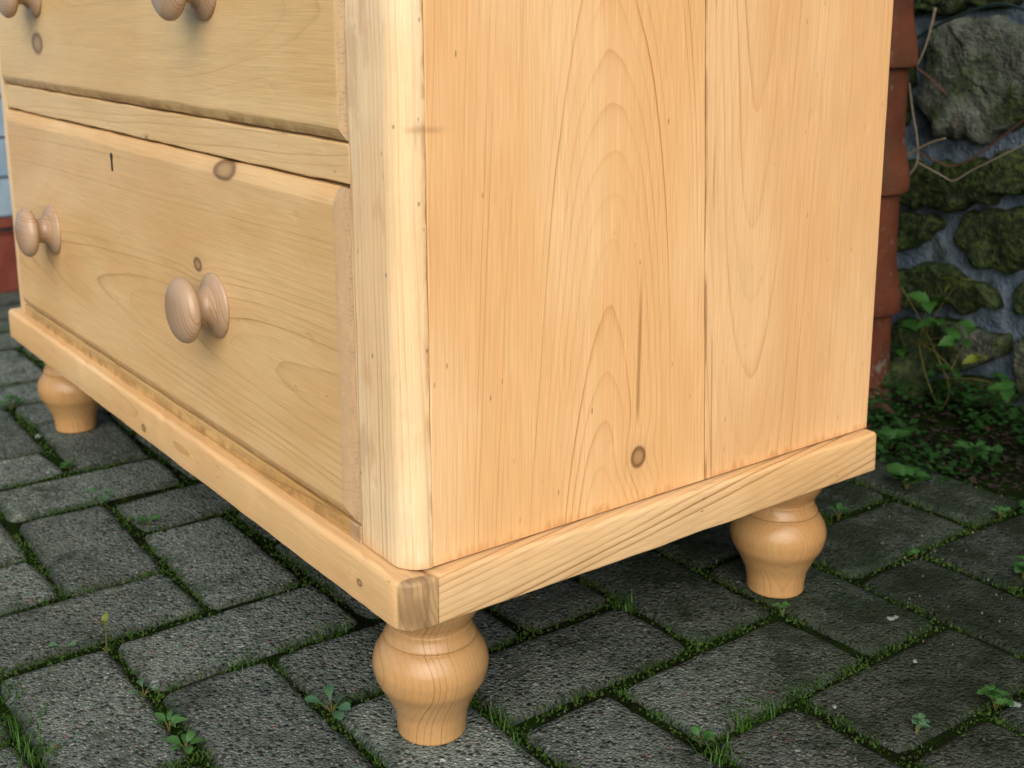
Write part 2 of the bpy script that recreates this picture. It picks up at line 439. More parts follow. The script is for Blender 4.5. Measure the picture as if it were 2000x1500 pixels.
for (p, q), px in LAT.items():
    want = ground(*px)[:2]; have = np.array([OX, OY]) + M_ * (p * E1 + q * E2)
    LK.append((have, want - have))
def warp(pt):
    """where the joints of this hand-laid paving really run"""
    s = np.zeros(2); wt = .35
    for h, d in LK:
        k = math.exp(-float((pt - h) @ (pt - h)) / .075 ** 2); s += k * d; wt += k
    return pt + s / wt
def lattice(p, q): return warp(np.array([OX, OY]) + M_ * (p * E1 + q * E2))

# paver material: worn concrete with exposed aggregate, algae near the joints
g = G('worn concrete paver')
c = g.xyz(); rr = g.rand()
X, Y, Z = c[0] + rr * 7.3, c[1] + rr * 3.1, c[2]
wx, wy, wz = g.world()
P = g.vec(X, Y, Z)
d1, c1 = g.vor(P, 400); d2, c2 = g.vor(P, 200); d3, c3_ = g.vor(P, 95)
big = g.noise(P, 14, 3); mid = g.noise(P, 60, 3); fine = g.noise(P, 800, 1)
v1 = g.chan(c1); v2 = g.chan(c2); v3 = g.chan(c3_)
col = g.mix(big.ss(.35, .65), (.078, .102, .089), (.128, .155, .135))
col = g.mix(v1.ss(.15, .95) * .70, col, (.185, .203, .180))
col = g.mix((1.0 - d1.ss(.15, .65)) * v1.ss(.82, .93) * .9, col, (.36, .37, .34))
col = g.mix((1.0 - d1.ss(.25, .7)) * g.chan(c1, 1).ss(.72, .82) * .65, col, (.026, .034, .028))
col = g.mix((1.0 - d2.ss(.26, .42)) * v2.ss(.83, .85) * .85, col, (.27, .275, .25))
col = g.mix((1.0 - d2.ss(.25, .45)) * g.chan(c2, 1).ss(.90, .92) * .7, col, (.17, .085, .06))
col = g.mix((1.0 - d2.ss(.25, .5)) * g.chan(c2, 2).ss(.76, .80) * .75, col, (.018, .023, .021))
col = g.mix((1.0 - d3.ss(.16, .28)) * v3.ss(.965, .97) * .75, col, (.42, .43, .40))
col = g.mix((1.0 - d3.ss(.18, .30)) * g.chan(c3_, 1).ss(.96, .965) * .7, col, (.21, .095, .065))
# algae towards the edges and in patches; shade painted in towards the wall
ex = (0.100 - c[0].abs()); ey = (0.048 - c[1].abs()); ed = ex.min(ey) + (mid - .5) * .022
shade_algae = wy.ss(.08, .50)  # ramp for the shade by the wall, also brings more algae there
alg = (1.0 - ed.ss(-.004, .013)) * .75
patch = g.noise(g.vec(wx, wy, 0.0), 16, 4, .6)
alg = alg.max((patch + shade_algae * .16).ss(.58, .74) * .8)
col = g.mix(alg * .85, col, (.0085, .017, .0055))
grime_shade = g.noise(g.vec(wx, wy, 3.0), 5, 3).ss(.35, .75) * .22 + shade_algae * .68  # patchy dirt plus painted shade that deepens towards the wall
col = g.mix(grime_shade, col, (.010, .017, .007))
stn = g.noise(g.vec(wx, wy, 9.0), 22, 5, .65).ss(.52, .66) * .45
col = g.mix(stn, col, (.028, .040, .026))
pale = g.noise(g.vec(wx + 4.0, wy, 9.0), 30, 5, .65).ss(.58, .70) * .30 * (1.0 - shade_algae)
col = g.mix(pale, col, (.16, .18, .155))
sat = (rr - .5) * .45 + 1.0
col = g.mix(1.0, col, g.vec(sat, sat, sat), 'MULTIPLY')
hh = (1.0 - d1) * 1.0 + (1.0 - d2.ss(.1, .6)) * v2 * 1.4 + mid * 1.5
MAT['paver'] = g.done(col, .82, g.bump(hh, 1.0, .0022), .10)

g = G('mossy joint soil')
wx, wy, wz = g.world(); P = g.vec(wx, wy, wz)
n1 = g.noise(P, 40, 4); n2 = g.noise(P, 400, 3)
col = g.mix(n1.ss(.35, .62), (.006, .006, .004), (.008, .017, .003))
col = g.mix(n2.ss(.45, .8) * .6, col, (.016, .034, .005))
MAT['soil'] = g.done(col, .95, g.bump(n2 + n1 * 2, .9, .003), .02)

def leafmat(name, a, b, tr=.25, rough=.5):
    g = G(name); x, y, z = g.xyz(); wx, wy, wz = g.world()
    n = g.noise(g.vec(wx, wy, wz), 60, 3); n2 = g.noise(g.vec(x, y, z), 350, 2)
    col = g.mix((n * .8 + g.rand() * .4 - .1).clamp(), a, b)
    col = g.mix(n2.ss(.6, .8) * .25, col, tuple(v * .5 for v in a))
    m_ = g.done(col, rough, g.bump(n2, .3, .0005), .35)
    tl = g.nt.nodes.new('ShaderNodeBsdfTranslucent'); g.put(tl.inputs[0], col)
    ms = g.nt.nodes.new('ShaderNodeMixShader'); ms.inputs[0].default_value = tr
    g.nt.links.new(g.b.outputs[0], ms.inputs[1]); g.nt.links.new(tl.outputs[0], ms.inputs[2]); g.nt.links.new(ms.outputs[0], g.out.inputs[0])
    return m_
MAT['moss'] = leafmat('moss', (.011, .032, .003), (.055, .120, .010), .3, .7)
MAT['weed'] = leafmat('weed leaf', (.028, .095, .024), (.06, .155, .038))
MAT['weed_blue'] = leafmat('glaucous weed leaf', (.050, .125, .062), (.085, .18, .09))
MAT['grass'] = leafmat('grass blade', (.020, .07, .007), (.055, .135, .014))
MAT['bramble'] = leafmat('bramble leaf', (.016, .065, .013), (.04, .12, .02))
MAT['yellow_leaf'] = leafmat('yellowing leaf', (.10, .15, .014), (.18, .18, .025))
MAT['dry'] = leafmat('dry brown leaf', (.035, .015, .008), (.075, .035, .018), .1, .8)
MAT['stem'] = leafmat('thin green stem', (.06, .09, .02), (.12, .10, .03), .1)
MAT['twig'] = leafmat('dry pale stalk', (.10, .085, .06), (.19, .165, .12), .0, .8)
MAT['twig_dark'] = leafmat('dark bramble stalk', (.05, .02, .016), (.10, .045, .03), .0, .7)
MAT['cable'] = leafmat('dark green wire', (.008, .02, .02), (.012, .03, .03), .0, .4)

def sheet(name, x0, x1, y0, y1, z, mat, nx=1, ny=1, parent=None, hf=None):
    V = [(x0 + (x1 - x0) * i / nx, y0 + (y1 - y0) * j / ny, z) for j in range(ny + 1) for i in range(nx + 1)]
    if hf: V = [(a, b, d + hf(a, b)) for a, b, d in V]
    Fc = [(j * (nx + 1) + i, j * (nx + 1) + i + 1, (j + 1) * (nx + 1) + i + 1, (j + 1) * (nx + 1) + i) for j in range(ny) for i in range(nx)]
    o = link(name, mesh(name, V, Fc), mat, parent)
    for p in o.data.polygons: p.use_smooth = True
    return o
tag(sheet('ground', -60, 60, -60, 60, -.06, MAT['soil']), kind='structure')
Y_END = 0.87
paving = tag(sheet('paving', -3.2, 3.0, -3.2, Y_END + .02, -.0055, MAT['soil'], 60, 60, hf=lambda a, b: .0015 * mnoise.noise((a * 30, b * 30, 0))), kind='structure')

PL, PW = .2015, .0970
def paver_mesh(seed):
    r_ = random.Random(seed); nx, ny = 20, 10
    V = []; idx = {}
    def xs(k, n, L):       # cluster rows of vertices at the rims
        t = k / n * 2 - 1; s = 1 if t > 0 else -1
        return s * (abs(t) ** .55) * L / 2
    for j in range(ny + 1):
        for i in range(nx + 1):
            x = xs(i, nx, PL) if i * 2 != nx else 0.0; y = xs(j, ny, PW) if j * 2 != ny else 0.0
            ex, ey = PL / 2 - abs(x), PW / 2 - abs(y); e = min(ex, ey)
            off = Vector((seed * 3.3, seed * 1.7, 0))
            # rounded arris, worn corners
            rad = .0036 * (1 + 1.1 * mnoise.noise(Vector((x * 25, y * 25, 0)) + off))
            rad = max(rad, .0010) + .0065 * max(0, 1 - (ex + ey) / .018) + .008 * max(0, mnoise.noise(Vector((x * 16, y * 16, 11)) + off) - .42)
            z = 0 if e > rad else -rad * .75 * (1 - math.sqrt(max(0, 1 - (1 - e / rad) ** 2)))
            z += .0006 * mnoise.noise(Vector((x * 60, y * 60, 4)) + off) + .0004 * mnoise.noise(Vector((x * 180, y * 180, 4)) + off) - .0004
            if e < 1e-6 or e < .004:
                nv = mnoise.noise_vector(Vector((x * 40, y * 40, 9)) + off) * .0022
                x += nv.x; y += nv.y
            if ex < .008 and ey < .008:      # rounded corners in plan
                s = .0018 * (1 - max(ex, ey) / .008); x -= math.copysign(s, x); y -= math.copysign(s, y)
            idx[i, j] = len(V); V.append((x, y, min(z, 0)))
    Fc = [(idx[i, j], idx[i + 1, j], idx[i + 1, j + 1], idx[i, j + 1]) for j in range(ny) for i in range(nx)]
    loop = [idx[i, 0] for i in range(nx)] + [idx[nx, j] for j in range(ny)] + [idx[i, ny] for i in range(nx, 0, -1)] + [idx[0, j] for j in range(ny, 0, -1)]
    low = []
    for k in loop: low.append(len(V)); V.append((V[k][0], V[k][1], -.05))
    n = len(loop)
    for k in range(n): Fc.append((loop[(k + 1) % n], loop[k], low[k], low[(k + 1) % n]))
    me = mesh('paver', V, Fc); me.materials.append(MAT['paver'])
    for p in me.polygons: p.use_smooth = True
    return me
PM = [paver_mesh(s) for s in range(9)]
pavers = []
for n_ in range(-40, 41):
    for m__ in range(-20, 21):
        bp, bq = n_ + 2 * m__, n_ - 2 * m__
        for kind, (p0, q0, p1, q1) in enumerate(((bp, bq, bp + 2, bq + 1), (bp - 1, bq, bp, bq + 2))):
            ctr = np.array([OX, OY]) + M_ * ((p0 + p1) / 2 * E1 + (q0 + q1) / 2 * E2)
            if not (-3.1 < ctr[0] < 2.9 and -3.1 < ctr[1] < Y_END - .03): continue
            if p0 > -18 and p0 < 13 and q0 > -19 and q0 < 16:
                cs = [lattice(p, q) for p, q in ((p0, q0), (p1, q0), (p1, q1), (p0, q1))]
                c_ = sum(cs) / 4
                d = (cs[1] + cs[2] - cs[0] - cs[3]) if kind == 0 else (cs[2] + cs[3] - cs[0] - cs[1])
                ang = math.atan2(d[1], d[0])
            else:
                c_ = ctr; ang = TH if kind == 0 else TH - math.pi / 2
            pavers.append((c_, ang))
def in_view(c_):
    d = np.array([c_[0], c_[1], 0]) - CAM; z = d @ FW
    if z < .2: return 9e9
    x = CX_PX + F_PX * (d @ RT) / z; y = CY_PX - F_PX * (d @ UP) / z
    ox = max(0, -x, x - 2000); oy = max(0, -y, y - 1500)
    return math.hypot(ox, oy) + .0001 * z
FEET = [(-.0604, .0604), (-.0604, .4566), (-.9246, .0604), (-.9246, .4566)]
pavers.sort(key=lambda a: in_view(a[0]))
far_v, far_f = [], []
RESTS = []          # things that lie on the paving, placed later on the top of their paver
for i, (c_, ang) in enumerate(pavers):
    r_ = random.Random(i * 7 + 1)
    z = -.0025 * r_.random(); tx, ty = r_.uniform(-.006, .006), r_.uniform(-.012, .012)
    if any(math.hypot(c_[0] - a, c_[1] - b) < .13 for a, b in FEET): z = 0.0; tx = ty = 0.0
    if i < 285:
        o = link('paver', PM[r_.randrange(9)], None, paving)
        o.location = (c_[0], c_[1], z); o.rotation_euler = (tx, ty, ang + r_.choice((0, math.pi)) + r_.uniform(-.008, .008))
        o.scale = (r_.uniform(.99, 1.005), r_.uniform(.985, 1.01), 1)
    else:
        ca, sa = math.cos(ang), math.sin(ang); b0 = len(far_v)
        for (sx, sy, zz) in ((-1, -1, -.004), (1, -1, -.004), (1, 1, -.004), (-1, 1, -.004), (-.94, -.88, 0), (.94, -.88, 0), (.94, .88, 0), (-.94, .88, 0), (-1, -1, -.04), (1, -1, -.04), (1, 1, -.04), (-1, 1, -.04)):
            x, y = sx * PL / 2, sy * PW / 2; far_v.append((c_[0] + x * ca - y * sa, c_[1] + x * sa + y * ca, zz + z))
        for k in range(4):
            j = (k + 1) % 4; far_f += [(b0 + k, b0 + j, b0 + 4 + j, b0 + 4 + k), (b0 + 8 + k, b0 + 8 + j, b0 + j, b0 + k)]
        far_f.append((b0 + 4, b0 + 5, b0 + 6, b0 + 7))
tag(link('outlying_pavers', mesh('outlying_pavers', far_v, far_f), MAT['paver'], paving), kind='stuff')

# moss in the joints: tiny upright blades and cushions, one mass
def moss_mesh():
    V, Fc = [], []; r_ = random.Random(5)
    for i, (c_, ang) in enumerate(pavers[:230]):
        if in_view(c_) > 420: continue
        ca, sa = math.cos(ang), math.sin(ang)
        near = max(.7, math.hypot(c_[0] - CAM[0], c_[1] - CAM[1]))
        step = .00062 * near
        per = [(-1, -1, 1, -1, PL), (1, -1, 1, 1, PW), (1, 1, -1, 1, PL), (-1, 1, -1, -1, PW)]
        for ax, ay, bx, by, L in per:
            nn = int(L / step)
            for k in range(nn):
                t = r_.random()
                x = (ax + (bx - ax) * t) * (PL / 2 + .0025); y = (ay + (by - ay) * t) * (PW / 2 + .0025)
                gx, gy = c_[0] + x * ca - y * sa, c_[1] + x * sa + y * ca
                den = mnoise.noise((gx * 14, gy * 14, 1)) * .9 + mnoise.noise((gx * 50, gy * 50, 5)) * .6
                if r_.random() > .50 + den * 1.25: continue
                spread = .0036 * (1 + 1.1 * den)
                ea, eb = r_.gauss(0, spread), r_.gauss(0, spread); gx += ea; gy += eb; over = math.hypot(ea, eb) > .0042
                h = r_.uniform(.0012, .0034) * (1 + .5 * den); wd = r_.uniform(.0007, .0015)
                a = r_.uniform(0, 6.283); lean = r_.uniform(.1, .9) * h; la = r_.uniform(0, 6.283)
                z0 = -.0060 + max(0, den) * .0035 + r_.uniform(0, .003)
                if over: z0 = -.0022; h *= .6
                b0 = len(V); dx, dy = math.cos(a) * wd, math.sin(a) * wd
                V += [(gx - dx, gy - dy, z0), (gx + dx, gy + dy, z0), (gx + math.cos(la) * lean + dx * .5, gy + math.sin(la) * lean + dy * .5, z0 + h), (gx + math.cos(la) * lean * 1.1 - dx * .3, gy + math.sin(la) * lean * 1.1 - dy * .3, z0 + h * 1.05)]
                Fc.append((b0, b0 + 1, b0 + 2, b0 + 3))
    return mesh('moss', V, Fc)
tag(link('moss', moss_mesh(), MAT['moss'], paving), kind='stuff')

# earth border between paving and wall
def bord(a, b):
    t = (b - Y_END) / .25
    return .012 * mnoise.noise((a * 12, b * 12, 2)) + .006 * mnoise.noise((a * 40, b * 40, 2)) + .012 * max(0, min(1, t))
border = tag(sheet('earth_border', -1.81, 3.0, Y_END - .012, 1.14, -.008, MAT['soil'], 260, 18, hf=bord), kind='structure')

# ================================================================== RUBBLE WALL
YW = 1.10
g = G('rubble stone with moss')
wx, wy, wz = g.world(); rr = g.rand()
oi = g.nt.nodes.new('ShaderNodeObjectInfo'); oc = S(g, oi.outputs['Color']); PALE = g.chan(oc, 0); MOSSY = g.chan(oc, 1)
P = g.vec(wx, wy, wz)
n1 = g.noise(P, 22, 5, .66); n2 = g.noise(P, 95, 4, .65); n3 = g.noise(P, 9, 3); n4 = g.noise(P, 300, 2)
col = g.mix(n1.ss(.35, .65), (.030, .038, .030), (.100, .115, .095))
col = g.mix(n2.ss(.52, .7) * .55, col, (.15, .16, .13))
col = g.mix((1.0 - n2.ss(.3, .42)) * .8, col, (.010, .012, .009))
col = g.mix((g.noise(P, 30, 3) + rr * .15 - .05).ss(.58, .68) * .55, col, (.085, .050, .026))
col = g.mix(g.noise(P, 140, 3, .7).ss(.60, .70) * n1.ss(.38, .55) * .75, col, (.20, .235, .215))
col = g.mix(PALE * .55 * n1.ss(.25, .5), col, (.17, .195, .17))
mossf = (n3 * .7 + n1 * .5 + MOSSY * .42 - .20).ss(.46, .62)
col = g.mix(mossf * .85, col, g.mix(n2.ss(.4, .65), (.006, .015, .003), (.036, .060, .010)))
MAT['stone'] = g.done(col, .9, g.bump(n2 * 1.2 + n1 * 2.0 + n4 * .6, 1.0, .008), .08)
g = G('blue grey mortar')
wx, wy, wz = g.world(); P = g.vec(wx, wy, wz)
n1 = g.noise(P, 30, 4); n2 = g.noise(P, 250, 3)
col = g.mix(n1.ss(.3, .7), (.060, .090, .125), (.13, .175, .225))
col = g.mix(g.noise(P, 18, 4).ss(.5, .68) * .7, col, (.016, .022, .012))
MAT['mortar'] = g.done(col, .9, g.bump(n2 + n1 * 4, .8, .006), .08)

wall = empty('rubble_wall', (0.6, YW + .17, 0))
tag(wall, 'old rubble stone wall with thick blue grey mortar and moss, behind the pine chest', 'wall')
wl = np.array(wall.location)
def rel(V, base): return [(v[0] - base[0], v[1] - base[1], v[2] - base[2]) for v in V]
def wall_core():
    nx, nz = 150, 60; V, Fc = [], []
    x0, x1, z0, z1 = -1.83, 3.0, -.06, 1.7
    for j in range(nz + 1):
        for i in range(nx + 1):
            a = x0 + (x1 - x0) * i / nx; b = z0 + (z1 - z0) * j / nz
            V.append((a, YW + .006 + .006 * mnoise.noise((a * 9, b * 9, 1)), b))
    for j in range(nz):
        for i in range(nx): q = j * (nx + 1) + i; Fc.append((q, q + 1, q + nx + 2, q + nx + 1))
    n = len(V)
    V += [(x0, YW + .35, z0), (x1, YW + .35, z0), (x1, YW + .35, z1), (x0, YW + .35, z1)]
    bl, br, tr, tl = 0, nx, (nz + 1) * (nx + 1) - 1, nz * (nx + 1)
    Fc += [(n + 1, n, n + 3, n + 2), (bl, tl, n + 3, n), (tr, br, n + 1, n + 2), (tl, tr, n + 2, n + 3)]
    return mesh('mortar', rel(V, wl), Fc)
o = link('mortar', wall_core(), MAT['mortar'], wall)
for p in o.data.polygons: p.use_smooth = True
def stone(poly, proud, seed, pale=0.0, mossy=.5):
    P_ = [np.array(p, float) for p in poly]
    P_ = [q for i in range(len(P_)) for q in (P_[i], (P_[i] + P_[(i + 1) % len(P_)]) / 2)]
    for _ in range(2):                                    # chaikin
        P_ = [q for i in range(len(P_)) for q in (P_[i] * .75 + P_[(i + 1) % len(P_)] * .25, P_[i] * .25 + P_[(i + 1) % len(P_)] * .75)]
    c_ = sum(P_) / len(P_); n = len(P_); V, Fc = [], []
    size = max(np.linalg.norm(p - c_) for p in P_)
    rings = [(1.0, .03), (1.0, 0.004), (.985, -proud * .45), (.94, -proud * .85), (.84, -proud), (.68, -proud), (.50, -proud * 1.05), (.32, -proud), (.15, -proud)]
    size = min(size, .12)
    for s, dy in rings:
        for p in P_:
            q = c_ + (p - c_) * s
            k = .20 * size
            nz_ = .8 * mnoise.noise((q[0] * 14, q[1] * 14, seed)) + .6 * mnoise.noise((q[0] * 45, q[1] * 45, seed)) + .3 * mnoise.noise((q[0] * 110, q[1] * 110, seed))
            V.append((q[0] + .16 * size * mnoise.noise((q[0] * 38, q[1] * 38, 7 + seed)), YW + dy + (k * nz_ * .5 if dy < 0 else 0), q[1] + .16 * size * mnoise.noise((q[0] * 38, q[1] * 38, 3 + seed))))
    for k in range(len(rings) - 1):
        for i in range(n): j = (i + 1) % n; Fc.append((k * n + i, k * n + j, (k + 1) * n + j, (k + 1) * n + i))
    Fc.append(tuple(range((len(rings) - 1) * n, len(rings) * n)))
    o = link('stone', mesh('stone', rel(V, wl), Fc), MAT['stone'], wall); o.color = (pale, mossy, 0, 1)
    bm = bmesh.new(); bm.from_mesh(o.data); bmesh.ops.recalc_face_normals(bm, faces=bm.faces)
    bm.normal_update()
    if sum(f.normal.y for f in bm.faces) > 0: bmesh.ops.reverse_faces(bm, faces=bm.faces)
    bm.to_mesh(o.data); bm.free()
    for p in o.data.polygons: p.use_smooth = True
    return o
def wpx(pts): return [(lambda q: (q[0], q[2]))(at(x, y, 1, YW)) for x, y in pts]
SEEN = [[(1822, 60), (1860, 36), (1930, 30), (1990, 52), (2050, 110), (2050, 220), (1985, 262), (1900, 284), (1840, 268), (1798, 200), (1808, 120)],
        [(1740, -75), (2050, -80), (2060, -10), (1960, 12), (1850, 20), (1780, 26), (1745, 10)],
        [(1745, 335), (1830, 312), (1900, 306), (2050, 300), (2060, 385), (1950, 395), (1860, 402), (1800, 402), (1745, 396)],
        [(1740, 412), (1820, 416), (1846, 436), (1815, 476), (1740, 492)],
        [(1878, 415), (2050, 402), (2050, 500), (1990, 535), (1900, 520), (1866, 472)],
        [(1745, 520), (1850, 516), (1930, 552), (1962, 594), (1900, 612), (1800, 600), (1745, 596)],
        [(1745, 632), (1860, 628), (1968, 650), (1955, 712), (1850, 725), (1745, 728)],
        [(1985, 660), (2060, 640), (2060, 760), (1995, 770)],
        [(1985, 560), (2060, 525), (2060, 615), (1990, 612)],
        [(1700, 40), (1770, 50), (1788, 110), (1778, 230), (1700, 290)],
        [(1650, 745), (1800, 742), (1975, 730), (1985, 800), (1800, 810), (1650, 800)]]
for k, s in enumerate(SEEN): stone(wpx(s), .012 + .008 * random.Random(k).random(), k * 2.3, (.6, .2, .1, .2, .2, .25, .2, .3, .3, .2, .2)[k], (.25, .75, .95, 1, .85, .8, .55, .3, .6, .5, .6)[k])
rz = random.Random(3); z_ = -.03; k = 40
while z_ < 1.62:
    hrow = rz.uniform(.11, .19); x_ = -1.8 + rz.uniform(-.1, .05)
    while x_ < 2.95:
        L = rz.uniform(.13, .30)
        x0, x1, y0, y1 = x_ + .012, x_ + L - .012, z_ + .012, z_ + hrow - .012
        if not (x1 > -.475 and x0 < -.165 and y0 < .62):
            pl = [(x0 + rz.uniform(0, .02), y0 + rz.uniform(-.01, .02)), ((x0 + x1) / 2, y0 + rz.uniform(-.015, .012)), (x1 - rz.uniform(0, .02), y0 + rz.uniform(-.01, .02)), (x1 + rz.uniform(-.01, .01), (y0 + y1) / 2),
                  (x1 - rz.uniform(0, .025), y1 - rz.uniform(-.01, .02)), ((x0 + x1) / 2, y1 + rz.uniform(-.01, .015)), (x0 + rz.uniform(0, .025), y1 - rz.uniform(-.01, .02)), (x0 + rz.uniform(-.01, .01), (y0 + y1) / 2)]
            stone(pl, rz.uniform(.012, .028), k, rz.random() * .6, rz.uniform(.3, 1)); k += 1
        x_ += L
    z_ += hrow

# ================================================================== HOUSE WALL at the far left
g = G('red painted masonry'); P = g.vec(*g.world())
n1 = g.noise(P, 30, 4)
MAT['red'] = g.done(g.mix(n1.ss(.3, .7), (.13, .028, .016), (.18, .045, .026)), .7, g.bump(n1, .4, .003))
g = G('pale blue painted board'); P = g.vec(*g.world())
n1 = g.noise(P, 25, 4)
MAT['pale'] = g.done(g.mix(n1.ss(.3, .7), (.20, .30, .40), (.27, .37, .46)), .55, g.bump(n1, .2, .002))
XH = -1.815
house = empty('house_wall', (XH - .1, -.2, 0))
tag(house, 'house wall of pale blue boards above a red painted base, beyond the left end of the chest', 'wall')
hl = np.array(house.location)
def hbox(name, x0, x1, y0, y1, z0, z1, mat, bev=.004):
    bm = bmesh.new(); bmesh.ops.create_cube(bm, size=1)
    for v in bm.verts: v.co = ((x0 + x1) / 2 + v.co.x * (x1 - x0) - hl[0], (y0 + y1) / 2 + v.co.y * (y1 - y0) - hl[1], (z0 + z1) / 2 + v.co.z * (z1 - z0) - hl[2])
    bmesh.ops.bevel(bm, geom=bm.edges[:], offset=bev, segments=2, affect='EDGES')
    me = bpy.data.meshes.new(name); bm.to_mesh(me); bm.free(); return link(name, me, mat, house)
hbox('base_course', XH - .2, XH, -3, YW - .02, -.05, .118, MAT['red'], .008)
hbox('ledge', XH - .2, XH + .012, -3, YW - .02, .126, .145, MAT['red'], .004)
hbox('mortar_bed', XH - .2, XH - .006, -3, YW - .02, .1185, .1255, MAT['mortar'], .001)
for i in range(30):
    hbox('board', XH - .15, XH - .004, -3, YW - .02, .1465 + i * .078, .1465 + i * .078 + .0755, MAT['pale'], .004)

# ================================================================== CHEST OF DRAWERS
chest = empty('chest_of_drawers', (-.4925, .2585, 0))
tag(chest, 'stripped pine chest of drawers with round knobs and turned feet on the paving', 'chest')
cb = np.array(chest.location)
def adopt(o, parent=chest):
    """mesh coordinates are the place's own, so the child only undoes the chest's offset"""
    o.parent = parent; o.matrix_parent_inverse = Matrix.Identity(4)
    if parent is chest: o.location = o.location - Vector(cb)
    return o
def part(*a, **k): return adopt(prism(*a[:7], None, **k))
ZT = 0.905
# posts
part('corner_post', rounded([(-.0770, T), (-T, T), (-T, .0325), (-.0770, .0325)], [0.0005, .0195, .0003, 0], 8), ZP + .0006, ZT, .0006, 0, MAT['post'], axes=(0, 1, 2), jitter=.0009, hseg=110, nr=2)
part('corner_post', rounded([(-WP + T, T), (-.9410, T), (-.9410, .0325), (-WP + T, .0325)], [.014, .0005, 0, .0003], 8), ZP + .0006, ZT, .0006, 0, MAT['post'], jitter=.0004, hseg=40, nr=2)
# side boards (the joint between them leans a little)
def side_board(name, mat, ya, yb, x_out, x_in):
    V, Fc = [], []; n = 40
    ch = .0007
    for k in range(n + 1):
        z = ZP + .0012 + (ZT - ZP - .0012) * k / n
        j = lambda s: .0004 * mnoise.noise((z * 40, s, 3))
        a, b = ya(z) + j(1), yb(z) + j(2)
        o_ = x_out
        s = 1 if x_out > x_in else -1
        V += [(x_in, a, z), (o_ - s * ch, a, z), (o_, a + ch, z), (o_, b - ch, z), (o_ - s * ch, b, z), (x_in, b, z)]
    for k in range(n):
        for i in range(6): j_ = (i + 1) % 6; Fc.append((k * 6 + i, k * 6 + j_, k * 6 + 6 + j_, k * 6 + 6 + i))
    Fc += [(5, 4, 3, 2, 1, 0), tuple(n * 6 + i for i in range(6))]
    me = mesh(name, V, Fc); bm = bmesh.new(); bm.from_mesh(me); bmesh.ops.recalc_face_normals(bm, faces=bm.faces); bm.to_mesh(me); bm.free()
    return adopt(link(name, me, mat))
side_board('side_board', MAT['panel_a'], lambda z: .0333, lambda z: seam_y(z) - .0004, -T, -.030)
side_board('side_board', MAT['panel_b'], lambda z: seam_y(z) + .0004, lambda z: DP, -T, -.030)
side_board('side_board', MAT['carcass'], lambda z: .0335, lambda z: DP, -WP + T, -WP + T + .018)
# rails
RLO, RHI = .4290, .4580
part('rail', rect(-.9400, -.0778, RLO, RHI), -.060, -(T + .0008), .0, .0016, MAT['rail'], axes=(0, 2, 1), jitter=.0007, step=.02, nr=3) if False else None
def hboard(name, x0, x1, z0, z1, y_front, y_back, rim, mat, jitter=.0006, step=.02, parent=chest):
    o = prism(name, densify(rect(x0, x1, z0, z1), step), -y_back, -y_front, 0, rim, mat, None, axes=(0, 2, 1), jitter=jitter, nr=3)
    for v in o.data.vertices: v.co.y = -v.co.y
    o.data.flip_normals()
    return adopt(o, parent)
hboard('rail', -.9402, -.0776, RLO, RHI, T + .0006, .070, .0016, MAT['rail'], .0011)
hboard('rail', -.9402, -.0776, .664, .690, T + .0006, .070, .0016, MAT['rail'])
hboard('rail', -.9402, -.0776, .868, .9045, T + .0006, .070, .0016, MAT['rail'])
hboard('bottom_rail', -.9402, -.0776, .150, .1750, T - .0002, .070, .0014, MAT['rail_low'], .0006)
hboard('divider', -.5225, -.4955, .6905, .8675, T + .0008, .070, .0016, MAT['post'])
# plinth
part('plinth_front', densify(rounded([(-WP, 0), (0, 0), (0, .0285), (-WP, .0285)], [.007, .0165, 0, 0], 6), .006), ZF, ZP, .0016, .0045, MAT['plinth_front'], jitter=.0007, nr=4, worn=.0045)
part('plinth_side', densify(rounded([(-.026, .0292), (.0003, .0292), (.0003, DP + .002), (-.026, DP + .002)], [0, 0, .0045, 0], 3), .006), ZF - .0004, ZP - .0003, .002, .0035, MAT['plinth_side'], jitter=.0010, nr=3, worn=.0040)
part('plinth_side', densify([(-WP, .0292), (-WP + .026, .0292), (-WP + .026, DP), (-WP, DP)], .05), ZF, ZP, .0016, .004, MAT['plinth_side'], jitter=.0006, nr=3)
# carcass that closes the box
hboard('back_panel', -WP + T + .0185, -.0305, ZF + .01, ZT - .001, DP - .012, DP - .001, 0, MAT['carcass'], 0, .3)
part('bottom_board', rect(-WP + .0265, -.0265, .0290, DP - .013), ZF + .012, ZF + .0255, 0, 0, MAT['carcass'])
part('top_board', rounded([(-WP - .012, -.014), (.012, -.014), (.012, DP + .004), (-WP - .012, DP + .004)], [.02, .02, .004, .004], 5), ZT + .0006, ZT + .0246, .004, .008, MAT['top'], jitter=.0004)
# feet
prof = smooth_profile([(.0250, 0), (.0268, .0016), (.0270, .006), (.0276, .012), (.0293, .0207), (.0331, .0297), (.0376, .0385), (.0425, .047), (.0447, .056), (.0449, .062), (.0430, .0695), (.0395, .0755), (.0362, .0793)], 4)
prof += [(.0348, .0799), (.0340, .0803)] + smooth_profile([(.0346, .0807), (.0357, .0818), (.0360, .0831), (.0352, .0847), (.0337, .0875), (.0327, .0905), (.0324, .0932)], 2)
prof += [(.0310, .0937), (.0307, .0943), (.0322, .0947), (.0331, .0956), (.0327, .0966)]
prof += smooth_profile([(.0336, .0975), (.0362, .1015), (.0388, .1065), (.0398, .1110), (.0400, .1236)], 3)
foot_me = lathe('foot', prof, 56, MAT['turned'], None, mesh_only=True)
for i, (a, b) in enumerate(FEET):
    o = link('foot', foot_me, None, chest); o.location = (a - cb[0], b - cb[1], 0); o.rotation_euler = (0, 0, (2.2, .5, 1.3, 3.7)[i])

